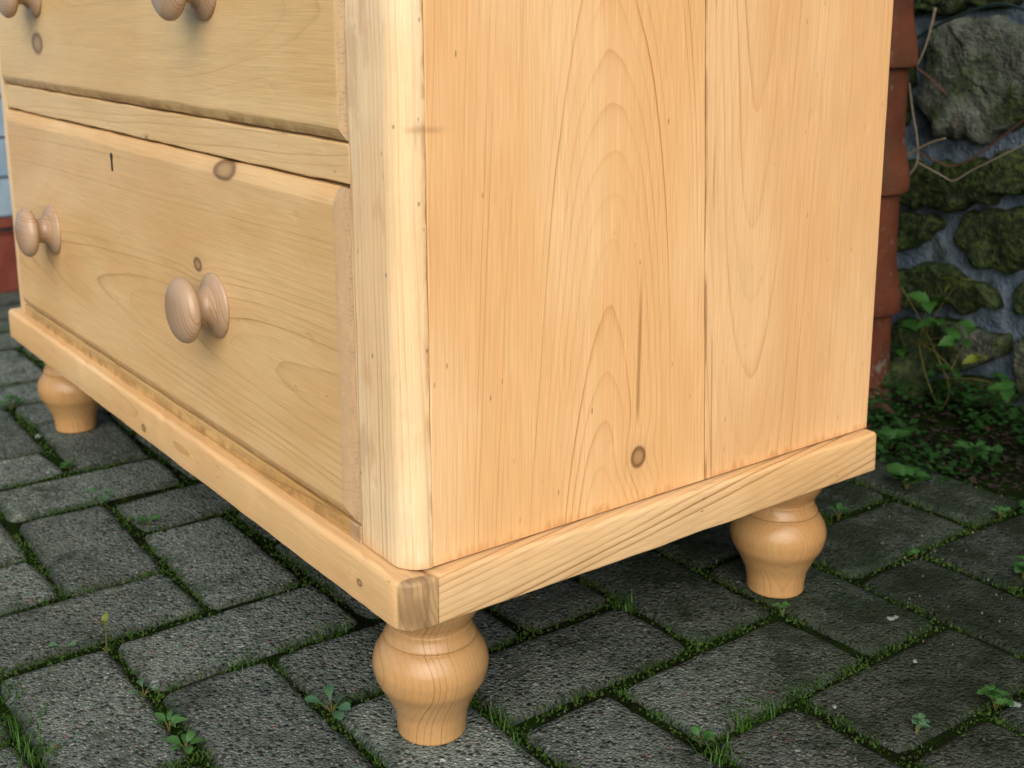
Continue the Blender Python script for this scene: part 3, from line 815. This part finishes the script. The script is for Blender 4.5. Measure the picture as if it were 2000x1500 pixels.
# drawers
def drawer(x0, x1, z0, z1, flat, mat, bev, proud, knob_x, knob_z, key=None):
    d = empty('drawer'); d.parent = chest; d.location = (-cb[0], -cb[1], 0)
    # front: a bevelled slab; rings from the back edge to the raised flat
    nx, nz = 60, 20
    V, Fc = [], []
    def ring(ix, iz_lo, iz_hi, y, jit):
        pts = densify(rect(x0 + ix[0], x1 - ix[1], z0 + iz_lo, z1 - iz_hi), .0)if False else None
        P_ = []
        xa, xb, za, zb = x0 + ix[0], x1 - ix[1], z0 + iz_lo, z1 - iz_hi
        for k in range(nx): P_.append((xa + (xb - xa) * k / nx, za))
        for k in range(nz): P_.append((xb, za + (zb - za) * k / nz))
        for k in range(nx): P_.append((xb - (xb - xa) * k / nx, zb))
        for k in range(nz): P_.append((xa, zb - (zb - za) * k / nz))
        for a, b in P_:
            nv = mnoise.noise_vector((a * 20, b * 20, y * 50)) * jit + mnoise.noise_vector((a * 70, b * 70, y * 50 + 3)) * jit * .6
            V.append((a + nv.x, y + (nv.y * .4 if y > T - proud + 1e-6 else 0), b + nv.z))
    bl, br, bt, bb = bev
    ring((0, 0), 0, 0, .034, .0)
    ring((0, 0), 0, 0, T + .0022, .0007)
    ring((.0012, .0012), .0012, .0012, T + .0004, .0007)
    ring((bl * .5, br * .5), bb * .5, bt * .5, T - proud * .45, .0007)
    ring((bl, br), bb, bt, T - proud * .93, .0006)
    ring((bl + .0018, br + .0018), bb + .0018, bt + .0018, T - proud, .0004)
    n = 2 * (nx + nz)
    for k in range(5):
        for i in range(n): j = (i + 1) % n; Fc.append((k * n + i, k * n + j, (k + 1) * n + j, (k + 1) * n + i))
    Fc.append(tuple(range(5 * n, 6 * n))); Fc.append(tuple(range(n - 1, -1, -1)))
    me = mesh('drawer_front', V, Fc); bm = bmesh.new(); bm.from_mesh(me); bmesh.ops.recalc_face_normals(bm, faces=bm.faces); bm.to_mesh(me); bm.free()
    for p in me.polygons: p.use_smooth = len(p.vertices) == 4
    me.set_sharp_from_angle(angle=R(14))
    for p in me.polygons:
        if len(p.vertices) > 4: p.use_smooth = False
    link('drawer_front', me, mat, d)
    # box behind the front: sides and bottom
    V, Fc = [], []
    for (a0, a1, b0, b1, c0, c1) in ((x0 + .004, x0 + .016, .0345, .46, z0 + .006, z1 - .02), (x1 - .016, x1 - .004, .0345, .46, z0 + .006, z1 - .02), (x0 + .0165, x1 - .0165, .0345, .46, z0 + .007, z0 + .016)):
        q = len(V); V += [(x, y, z) for x in (a0, a1) for y in (b0, b1) for z in (c0, c1)]
        Fc += [tuple(q + i for i in f) for f in ((0, 1, 3, 2), (4, 6, 7, 5), (0, 4, 5, 1), (2, 3, 7, 6), (0, 2, 6, 4), (1, 5, 7, 3))]
    link('drawer_box', mesh('drawer_box', V, Fc), MAT['carcass'], d)
    for i, kx in enumerate(knob_x):
        o = link('knob', KNOB, None, d); o.location = (kx, T - proud + .0003, knob_z); o.rotation_euler = (0, (.4, 1.7)[i % 2], 0)
    if key:
        kx, kz0, kz1 = key
        pts = [(kx + .0038 * math.cos(a), kz1 - .0038 + .0038 * math.sin(a)) for a in np.linspace(-.9, math.pi + .9, 12)] + [(kx - .0024, kz0), (kx + .0024, kz0)]
        V = [(a, T - proud - .0004, b) for a, b in pts] + [(a, T - proud + .002, b) for a, b in pts]; n = len(pts)
        Fc = [tuple(range(n)), tuple(range(2 * n - 1, n - 1, -1))] + [(i, n + i, n + (i + 1) % n, (i + 1) % n) for i in range(n)]
        link('keyhole', mesh('keyhole', V, Fc), MAT['iron'], d)
    return d
kp = [(.0284, 0), (.0288, .0008), (.0288, .0024), (.0280, .0034)] + smooth_profile([(.0268, .0042), (.0236, .0064), (.0205, .0080)], 3) + [(.0198, .0082), (.0192, .0083), (.0188, .0090)]
kp += smooth_profile([(.0178, .0098), (.0154, .0122), (.0141, .0152), (.0139, .0178), (.0152, .0203), (.0200, .0224), (.0252, .0244), (.0280, .0270), (.0287, .0298), (.0280, .0326), (.0255, .0356), (.0206, .0384), (.0130, .0402), (.0004, .0409)], 4)
KNOB = lathe('knob', kp, 40, MAT['knob'], None, axis='y', mesh_only=True)
drawer(-.9388, -.0786, .1764, .4268, None, MAT['drawer_low'], (.012, .0125, .011, .010), .0052, (-.7665, -.3083), .2990, (-.5478, .3905, .4090))
drawer(-.9388, -.0786, .4596, .6630, None, MAT['drawer_up'], (.006, .0052, .008, .009), .0042, (-.766, -.300), .5685, (-.5478, .618, .636))
MAT['drawer_small'] = wood('pine short drawer front', 'x', 'z', 'y', u0=.78, d0=.05, slope=-.04, v0=-.3, spacing=.0050, light=LF, warm=WF, late=(.36, .205, .065), k=.55, seed=23)
drawer(-.9388, -.5240, .6916, .8666, None, MAT['drawer_small'], (.008, .008, .008, .009), .0036, (-.7314,), .779)
drawer(-.4940, -.0786, .6916, .8666, None, MAT['drawer_small'], (.008, .008, .008, .009), .0036, (-.2863,), .779)

# ================================================================== CLAY PIPE
g = G('weathered red clay'); x, y, z = g.xyz(); wx, wy, wz = g.world(); P = g.vec(wx, wy, wz)
n1 = g.noise(P, 14, 4); n2 = g.noise(P, 120, 3)
col = g.mix(n1.ss(.3, .7), (.070, .019, .009), (.120, .036, .016))
col = g.mix(n2.ss(.6, .75) * .5, col, (.045, .020, .012))
col = g.mix(g.noise(P, 9, 3).ss(.5, .7) * .5, col, (.040, .030, .014))
lich = g.noise(P, 70, 5, .7) + (1.0 - wz.ss(.02, .12)) * .12
col = g.mix(lich.ss(.60, .70) * .7, col, (.13, .155, .12))
MAT['clay'] = g.done(col, .8, g.bump(n2 + n1 * 2, .5, .003), .25)
PX, PY = -.398, .985
pipe = empty('clay_pipe', (PX, PY, .004))
tag(pipe, 'red terracotta drainpipe of short collared sections standing between the chest and the stone wall', 'pipe')
SEC = .1665
sp = [(.0585, 0), (.0600, .012), (.0612, .10), (.0622, SEC - .052), (.0650, SEC - .040), (.0690, SEC - .022), (.0700, SEC - .006), (.0690, SEC - .001), (.062, SEC - .0005)]
sp = [(.0600, 0), (.0702, .0003), (.0712, .004), (.0706, .020), (.0680, .036), (.0640, .056), (.0612, .075), (.0604, .12), (.0600, SEC - .0005)]
PIPE = lathe('pipe_section', smooth_profile(sp[1:], 3), 40, MAT['clay'], None, mesh_only=True)
for i in range(10):
    o = link('pipe_section', PIPE, None, pipe); o.location = (0, 0, -.063 + .023 + i * SEC); o.rotation_euler = (rnd.uniform(-.006, .006), rnd.uniform(-.006, .006), rnd.uniform(0, 6))

# ================================================================== PLANTS
def leaf_mesh(name, L, W, mat, n=7, fold=.25, curl=.35, shape='ovate', seed=0, lobes=0):
    r_ = random.Random(seed); V, Fc = [], []
    for i in range(n + 1):
        t = i / n
        if shape == 'ovate': wd = math.sin(math.pi * t ** .75) ** .9
        elif shape == 'round': wd = math.sin(math.pi * (t * .97 + .02)) ** .55
        elif shape == 'spoon': wd = math.sin(math.pi * t ** 1.7) ** .9 + .10 * (1 - t)
        else: wd = math.sin(math.pi * t ** .6)
        wd = max(wd, .02) * W / 2
        if lobes and 0 < i < n: wd *= 1 + .16 * (1 if i % 2 else -1)
        x = L * t; z = curl * L * (t - t * t * 1.25)
        V += [(x, -wd, z + fold * wd + r_.uniform(-.03, .03) * W), (x, 0, z), (x, wd, z + fold * wd + r_.uniform(-.03, .03) * W)]
    for i in range(n):
        a = i * 3; Fc += [(a, a + 1, a + 4, a + 3), (a + 1, a + 2, a + 5, a + 4)]
    me = mesh(name, V, Fc); me.materials.append(mat)
    for p in me.polygons: p.use_smooth = True
    return me
def tube(pts, r0, r1, n=5):
    V, Fc = [], []; P_ = [Vector(p) for p in pts]; m_ = len(P_)
    for i, p in enumerate(P_):
        d = (P_[min(i + 1, m_ - 1)] - P_[max(i - 1, 0)]).normalized()
        a = d.orthogonal().normalized(); b = d.cross(a); r_ = r0 + (r1 - r0) * i / (m_ - 1)
        for k in range(n): q = 6.28318 * k / n; V.append(tuple(p + a * math.cos(q) * r_ + b * math.sin(q) * r_))
    for i in range(m_ - 1):
        for k in range(n): j = (k + 1) % n; Fc.append((i * n + k, i * n + j, (i + 1) * n + j, (i + 1) * n + k))
    Fc += [tuple(range(n - 1, -1, -1)), tuple(range((m_ - 1) * n, m_ * n))]
    return V, Fc
def bez(a, b, c_, n=6): return [tuple((1 - t) ** 2 * np.array(a) + 2 * t * (1 - t) * np.array(b) + t * t * np.array(c_)) for t in np.linspace(0, 1, n)]
LM = {}
def LMesh(kind, L, W, mat, **k):
    key = (kind, round(L, 4), round(W, 4), mat, k.get('seed', 0))
    if key not in LM: LM[key] = leaf_mesh('leaf', L, W, MAT[mat], shape=kind, **k)
    return LM[key]
def put_leaf(parent, me, loc, yaw, pitch, roll=0, s=1.0):
    o = link('leaf', me, None, parent); o.location = loc; o.rotation_euler = (roll, -pitch, yaw); o.scale = (s, s, s); return o
def stems(parent, paths, r0=.0006, r1=.0004, mat='stem'):
    V, Fc = [], []
    for p in paths:
        v, f = tube(p, r0, r1); b = len(V); V += v; Fc += [tuple(i + b for i in q) for q in f]
    return link('stem', mesh('stem', V, Fc), MAT[mat], parent)
def rosette(px, n, L, W, label, mat='weed', kind='spoon', seed=0, up=.35, group=None, z=-.005):
    r_ = random.Random(seed); p = ground(*px, 0)
    e = empty('weed', (p[0], p[1], z)); tag(e, label, 'weed', group)
    paths = []
    a0 = r_.uniform(0, 6.28)
    for i in range(n):
        a = a0 + i * 6.283 * .382 + r_.uniform(-.3, .3); s = r_.uniform(.7, 1.1); t = up + r_.uniform(-.15, .3); sl = L * r_.uniform(.25, .6)
        h = .005 + sl * math.sin(t)
        tip = (math.cos(a) * sl * math.cos(t), math.sin(a) * sl * math.cos(t), h)
        paths.append([(0, 0, 0), (tip[0] * .5, tip[1] * .5, h * .75), tip])
        put_leaf(e, LMesh(kind, L, W, mat, seed=seed % 3), tip, a, t * .6 + r_.uniform(-.2, .2), r_.uniform(-.4, .4), s)
    stems(e, paths, .0007, .0005)
    return e
def clover(px, n, size, label, mat='weed', seed=0, hgt=.012, z=-.005):
    r_ = random.Random(seed); p = ground(*px, 0)
    e = empty('clover', (p[0], p[1], z)); tag(e, label, 'weed')
    paths = []
    for i in range(n):
        a = r_.uniform(0, 6.28); d = size * r_.uniform(.4, 1.8); h = hgt * r_.uniform(.5, 1.2) + .004
        tip = (math.cos(a) * d, math.sin(a) * d, h); paths.append(bez((0, 0, 0), (tip[0] * .3, tip[1] * .3, h * .9), tip, 5))
        b0 = r_.uniform(0, 6.28)
        for k in range(3): put_leaf(e, LMesh('round', size, size * .95, mat, seed=1), tip, b0 + k * 2.094, r_.uniform(-.05, .35), r_.uniform(-.2, .2), r_.uniform(.8, 1.1))
    stems(e, paths, .0006, .0004); return e
def grass(px, n, h, label, seed=0, spread=.01, z=-.006):
    r_ = random.Random(seed); p = ground(*px, 0); V, Fc = [], []
    for i in range(n):
        a = r_.uniform(0, 6.28); ox, oy = r_.gauss(0, spread), r_.gauss(0, spread); hh = h * r_.uniform(.5, 1.1); ln = hh * r_.uniform(.2, .9); wd = r_.uniform(.0006, .0012)
        b = len(V); nx_, ny_ = -math.sin(a) * wd, math.cos(a) * wd
        for t in (0, .4, .75, 1):
            x, y, zz = ox + math.cos(a) * ln * t * t, oy + math.sin(a) * ln * t * t, hh * (t - .25 * t * t * (ln / hh)); k = 1 - t * .92
            V += [(x - nx_ * k, y - ny_ * k, zz), (x + nx_ * k, y + ny_ * k, zz)]
        for k in range(3): q = b + k * 2; Fc.append((q, q + 1, q + 3, q + 2))
    o = link('grass_tuft', mesh('grass_tuft', V, Fc), MAT['grass']); o.location = (p[0], p[1], z); return tag(o, label, 'grass')

# weeds in the joints, left of the chest
e = rosette((208, 1268), 3, .006, .004, 'thin upright seedling with one pale leaf pair at the tip, between two pavers', seed=3)
p = [(0, 0, 0), (.001, .0, .010), (.0, .001, .022), (.0, .0, .031)]
stems(e, [p], .0007, .0005, 'stem'); put_leaf(e, LMesh('ovate', .010, .006, 'yellow_leaf'), (0, 0, .030), 2.4, .9); put_leaf(e, LMesh('ovate', .009, .005, 'yellow_leaf'), (0, 0, .028), -.9, 1.0); put_leaf(e, LMesh('ovate', .007, .004, 'weed'), (0, 0, .022), 1.0, .5)
rosette((125, 1264), 3, .010, .006, 'tiny three leaved weed beside the thin upright seedling', 'weed_blue', seed=4)
clover((198, 980), 4, .0075, 'small clover with grey green leaves at the corner of a short mossy joint', 'weed_blue', seed=5)
rosette((290, 1022), 9, .011, .006, 'bushy little green weed at a joint near the shadow of the plinth', 'weed', seed=6, up=.6)
rosette((280, 1352), 5, .012, .007, 'grey green rosette of five leaves in a wide mossy joint', 'weed_blue', seed=7)
rosette((330, 1418), 6, .012, .006, 'bright green rosette with pointed leaves in the mossy joint', 'weed', 'ovate', seed=8, up=.7)
rosette((362, 1458), 6, .012, .008, 'round leaved weed next to the bright pointed rosette', 'weed', 'round', seed=9)
rosette((648, 1385), 5, .017, .009, 'pale blue green seedling with broad lobed leaves beside the near turned foot', 'weed_blue', 'spoon', seed=23, up=.45)
clover((137, 912), 6, .0065, 'low bright green clover beyond the front left foot', 'weed', seed=11, hgt=.006)
clover((22, 795), 8, .0085, 'spreading clover at the start of a long mossy joint near the far left foot', 'weed', seed=12)
clover((18, 652), 7, .010, 'clump of clover at the foot of the plinth end', 'weed', seed=13)
grass((30, 1420), 60, .022, 'thick tuft of grass growing over the corner of a large paver', 1, .010)
grass((55, 1480), 70, .022, 'wide grass patch along the joint below the thick tuft', 2, .012)
grass((15, 1350), 25, .018, 'sparse grass blades above the thick tuft of grass', 3, .007)
grass((470, 1292), 45, .012, 'short grass along the joint in front of the plinth', 4, .012)
grass((655, 1225), 40, .014, 'dark grass in the shade under the front plinth', 5, .010)
# right of the near foot
grass((975, 1405), 22, .020, 'loose grass blades right beside the near turned foot', 6, .007)
grass((1008, 1440), 18, .020, 'thin grass blades in the joint below the near turned foot', 7, .006)
grass((1222, 1185), 26, .022, 'upright grass tuft in the shade below the side plinth', 8, .004)
rosette((1368, 1446), 8, .010, .007, 'bright green weed with rounded leaves at a paver corner among grass', 'weed', 'round', seed=14, up=.6)
grass((1440, 1408), 40, .015, 'fringe of grass beside the bright rounded weed', 9, .008)
grass((1485, 1385), 45, .014, 'fringe of grass farther along the same mossy joint', 10, .009)
grass((1545, 1352), 30, .013, 'short grass where two paver joints meet', 11, .006)
grass((1405, 1470), 40, .015, 'grass below the bright rounded weed', 12, .007)
clover((1945, 1378), 5, .0085, 'clover with three pale leaves beside a white pebble', 'weed', seed=15, hgt=.010)
clover((1790, 1425), 4, .006, 'tiny dark clover on a paver edge', 'weed_blue', seed=16, hgt=.005)
clover((1530, 1195), 4, .0045, 'tiny clover just in front of the rear turned foot', 'weed', seed=17, hgt=.004)
e = rosette((1638, 1008), 4, .012, .009, 'upright round leaved seedling behind the rear turned foot', 'weed', 'round', seed=18, up=.9)
clover((1790, 1083), 3, .005, 'three tiny pale leaves in the joint behind the rear turned foot', 'weed', seed=19, hgt=.004)
clover((1998, 1125), 8, .0085, 'dense dark green clover in the far joint', 'weed', seed=20, hgt=.014)
rosette((1955, 1005), 8, .011, .006, 'weed with narrow leaves at the edge of the earth border', 'weed', 'ovate', seed=21, up=.6)
# the border
e = rosette((1770, 955), 14, .020, .021, 'round lobed leafy plant at the edge of the paving behind the rear plinth corner', 'bramble', 'round', seed=22, up=.7, z=.0)
e = rosette((1898, 905), 26, .020, .009, 'bushy weed with many narrow leaves on the dark earth border', 'weed', 'ovate', seed=24, up=.9, z=.0)
rosette((1740, 880), 20, .020, .013, 'dark leafy weed hugging the ground beside the clay pipe', 'bramble', 'ovate', seed=25, up=.8, z=.002)
rosette((1975, 800), 16, .026, .017, 'dark broad leaved weed at the base of the rubble wall', 'bramble', 'ovate', seed=26, up=.8, z=.004)
def bramble():
    b = ground(1835, 800)
    e = empty('bramble', (b[0], b[1], 0)); tag(e, 'young bramble with green and yellowing three part leaves climbing before the rubble wall', 'bramble')
    r_ = random.Random(8); paths = []
    def W_(x, y, dy=0): return at(x, y, 1, 1.03 + dy) - np.array([b[0], b[1], 0])
    node = W_(1795, 672)
    tips = [(1815, 590, 'bramble', .036), (1835, 630, 'bramble', .030), (1870, 555, 'yellow_leaf', .026), (1785, 650, 'bramble', .034), (1870, 665, 'bramble', .032),
            (1862, 725, 'bramble', .030), (1912, 700, 'yellow_leaf', .024), (1765, 680, 'bramble', .034), (1905, 640, 'bramble', .024), (1970, 760, 'bramble', .03), (1760, 560, 'bramble', .028)]
    for i, (x, y, mt, L) in enumerate(tips):
        tp = W_(x, y, r_.uniform(-.03, .01)); st_ = node if i < 8 else W_(1850, 740)
        mid_ = (tp + st_) / 2 + np.array([0, 0, .012]); paths.append(bez(st_, mid_, tp))
        a = r_.uniform(3.6, 5.2)
        for k in range(3):
            put_leaf(e, LMesh('ovate', round(L, 3), round(L * .62, 3), mt, seed=2, n=9, lobes=1), tuple(tp), a + (k - 1) * 1.45 + r_.uniform(-.2, .2), r_.uniform(-.35, .5), r_.uniform(-.6, .6), r_.uniform(.8, 1.05))
    paths.append(bez((0, 0, 0), (node[0] + .01, node[1], node[2] * .5), tuple(node))); paths.append(bez((0, 0, 0), (.02, 0, .02), tuple(W_(1850, 740))))
    stems(e, paths, .0012, .0007, 'stem')
bramble()
# low ground cover over the border: a mass of small leaves nobody could count
def cover():
    V, Fc = [], []; r_ = random.Random(77)
    for i in range(12000):
        a, b = r_.uniform(-1.2, .6), r_.uniform(Y_END - .06, 1.09)
        if mnoise.noise((a * 9, b * 9, 4)) + .3 * mnoise.noise((a * 30, b * 30, 4)) < -.12: continue
        z0 = -.006 + (bord(a, b) if b > Y_END else 0); h = r_.uniform(.002, .034) * (1.2 if b > .95 else .6); L = r_.uniform(.005, .014); q = r_.uniform(0, 6.28); t = r_.uniform(-.3, .8); w_ = L * r_.uniform(.35, .6)
        cx_, sx_ = math.cos(q), math.sin(q); k = len(V)
        V += [(a, b, z0 + h), (a + cx_ * L * .5 - sx_ * w_, b + sx_ * L * .5 + cx_ * w_, z0 + h + L * .5 * t + .001), (a + cx_ * L, b + sx_ * L, z0 + h + L * t), (a + cx_ * L * .5 + sx_ * w_, b + sx_ * L * .5 - cx_ * w_, z0 + h + L * .5 * t)]
        Fc.append((k, k + 1, k + 2, k + 3))
    return mesh('ground_cover', V, Fc)
def litter():
    V, Fc = [], []; r_ = random.Random(78)
    for i in range(6000):
        a, b = r_.uniform(-1.3, .9), r_.uniform(Y_END - .03, 1.09)
        z0 = -.008 + (bord(a, b) if b > Y_END else .006); L = r_.uniform(.003, .013); q = r_.uniform(0, 6.28); w_ = L * r_.uniform(.12, .5); t = r_.uniform(-.5, .5)
        cx_, sx_ = math.cos(q), math.sin(q); k = len(V); z0 += r_.uniform(.0005, .006)
        V += [(a, b, z0), (a + cx_ * L * .5 - sx_ * w_, b + sx_ * L * .5 + cx_ * w_, z0 + .001), (a + cx_ * L, b + sx_ * L, z0 + L * t * .5 + .001), (a + cx_ * L * .5 + sx_ * w_, b + sx_ * L * .5 - cx_ * w_, z0 + .0015)]
        Fc.append((k, k + 1, k + 2, k + 3))
    return mesh('leaf_litter', V, Fc)
MAT['litter'] = leafmat('leaf litter', (.007, .006, .004), (.034, .022, .014), .0, .9)
tag(link('leaf_litter', litter(), MAT['litter']), 'dark brown leaf litter strewn over the earth along the wall', 'leaf litter', kind='stuff')
MAT['cover'] = leafmat('ground cover leaf', (.008, .034, .008), (.026, .085, .015))
tag(link('ground_cover', cover(), MAT['cover']), 'low dark green ground cover on the earth along the foot of the wall', 'ground cover', kind='stuff')
# dry leaves on the earth
DL = [leaf_mesh('dry_leaf', .024, .014, MAT['dry'], 7, .5, .5, 'ovate', s) for s in range(3)]
for i in range(14):
    a, b = rnd.uniform(-.42, .05), rnd.uniform(Y_END + .01, 1.06)
    o = link('dry_leaf', DL[i % 3], None); o.location = (a, b, bord(a, b) + .001); o.rotation_euler = (rnd.uniform(-.5, .5), rnd.uniform(-.3, .3), rnd.uniform(0, 6.28)); s = rnd.uniform(.6, 1.3); o.scale = (s, s, s)
    tag(o, 'curled dry brown leaf lying on the earth at the foot of the rubble wall', 'leaf', 'dry leaves on the earth border')
# stalks, wire
def stalk(name, pts, r0, r1, mat, label, cat, yy=1.045):
    P_ = [at(x, y, 1, yy + (dz[0] if dz else 0)) for x, y, *dz in pts]
    Q = []
    for i in range(len(P_) - 1):
        a, b, c_, d = P_[max(i - 1, 0)], P_[i], P_[i + 1], P_[min(i + 2, len(P_) - 1)]
        for k in range(4):
            t = k / 4; Q.append(.5 * (2 * b + (c_ - a) * t + (2 * a - 5 * b + 4 * c_ - d) * t * t + (3 * b - a - 3 * c_ + d) * t ** 3))
    Q.append(P_[-1]); base = Q[0]
    V, Fc = tube([tuple(q - base) for q in Q], r0, r1, 6)
    o = link(name, mesh(name, V, Fc), MAT[mat]); o.location = tuple(base)
    for p in o.data.polygons: p.use_smooth = True
    return tag(o, label, cat)
stalk('dry_stalk', [(1771, 346), (1788, 325), (1793, 300), (1790, 262), (1782, 215), (1776, 162)], .0016, .0011, 'twig', 'pale curved dry stalk rising beside the clay pipe', 'stalk')
stalk('dry_stalk', [(1768, 306), (1795, 290), (1820, 278), (1847, 270)], .0018, .0013, 'twig', 'short pale dry stalk crossing the curved one beside the clay pipe', 'stalk', 1.04)
stalk('dry_stalk', [(1790, 130), (1806, 95), (1818, 55), (1827, 15)], .0012, .0018, 'twig', 'thin greenish stalk standing upright before the large round wall stone', 'stalk')
stalk('dry_stalk', [(1790, 316), (1836, 341), (1862, 353), (1900, 332), (1985, 290), (2040, 262)], .0013, .0011, 'twig', 'bent straw coloured stalk making a V before the mossy wall', 'stalk')
stalk('bramble_stalk', [(1793, 298), (1830, 315), (1862, 325), (1915, 300), (1960, 265), (2045, 200)], .0013, .0011, 'twig_dark', 'dark red bramble stalk above the bent straw coloured stalk', 'stalk', 1.05)
stalk('bramble_stalk', [(1784, 128), (1815, 152), (1850, 185)], .0015, .0012, 'twig_dark', 'short dark red stalk below the round wall stone edge', 'stalk', 1.05)
stalk('wire', [(1700, 130), (1785, 78), (1840, 45), (1920, 14), (1975, 10), (2060, 45)], .0022, .0022, 'cable', 'dark green wire arching along the top of the large round wall stone', 'wire', 1.05)
# loose bits
def grit():
    V, Fc = [], []; r_ = random.Random(99)
    for i in range(2600):
        a, b = r_.uniform(-1.9, .45), r_.uniform(-.55, Y_END)
        if mnoise.noise((a * 7, b * 7, 8)) < -.05: continue
        z0 = -.0015; k = len(V); q = r_.uniform(.0005, .0013) * (1.6 if r_.random() < .06 else 1)
        for (x, y, z) in ((1, 0, 0), (-.5, .87, 0), (-.5, -.87, 0), (.1, .05, 1.1)):
            V.append((a + q * (x + r_.uniform(-.4, .4)), b + q * (y + r_.uniform(-.4, .4)), z0 + q * z + (.0015 if z else 0)))
        Fc += [(k, k + 1, k + 3), (k + 1, k + 2, k + 3), (k + 2, k, k + 3)]
    return mesh('grit', V, Fc)
MAT['grit'] = leafmat('grit and crumbs of earth', (.012, .011, .007), (.15, .14, .115), .0, .9)
tag(link('grit', grit(), MAT['grit']), 'fine grit and crumbs of earth scattered over the pavers', 'grit', kind='stuff')
def pebble(px, s, label, mat, seed, group=None, z=.0, yy=None, squash=.7):
    bm = bmesh.new(); bmesh.ops.create_icosphere(bm, subdivisions=3, radius=s)
    for v in bm.verts:
        n = mnoise.noise(v.co / s * 1.2 + Vector((seed, 0, 0))) * .45 + mnoise.noise(v.co / s * 3 + Vector((seed, 4, 0))) * .15
        v.co *= 1 + n; v.co.z *= squash; v.co.z += s * squash * .55
    me = bpy.data.meshes.new('pebble'); bm.to_mesh(me); bm.free()
    p = ground(*px, 0); o = link('pebble', me, mat); o.location = (p[0], p[1], z); o.rotation_euler = (0, 0, seed)
    for q in me.polygons: q.use_smooth = True
    return tag(o, label, 'pebble', group)
g = G('white stone'); P = g.vec(*g.world()); n1 = g.noise(P, 300, 3)
MAT['white'] = g.done(g.mix(n1.ss(.3, .7), (.09, .11, .10), (.19, .21, .19)), .8, g.bump(n1, .5, .001))
pebble((74, 846), .0042, 'white stone chip in the joint beyond the far left foot', MAT['white'], 1.0, z=-.006)
pebble((1740, 1208), .0034, 'lumpy white chip on the dark mossy paver by the rear foot', MAT['white'], 2.0, z=-.002)
pebble((1750, 1204), .0026, 'smaller pale chip touching the lumpy white chip', MAT['white'], 3.0, z=-.002)
pebble((1984, 1376), .0048, 'smooth pale pebble beside the clover with three pale leaves', MAT['white'], 4.0, z=-.003)
pebble((304, 1335), .0046, 'pale stone chip at the end of a mossy joint near the grey green rosette', MAT['white'], 5.0, z=-.002)
pebble((1787, 1290), .0018, 'single white pebble set on a paver right of the rear foot', MAT['white'], 6.0, z=-.0015)
pebble((1630, 1377), .0018, 'white pebble at a paver corner near the fringe of grass', MAT['white'], 7.0, z=-.002)
o = pebble((1748, 800), .030, 'rough pale grey rock leaning at the base of the clay pipe', MAT['stone'], 9.0, z=-.004, squash=1.3); o.name = 'rock'; o['category'] = 'rock'
o.location = (-.345, 1.045, .0)
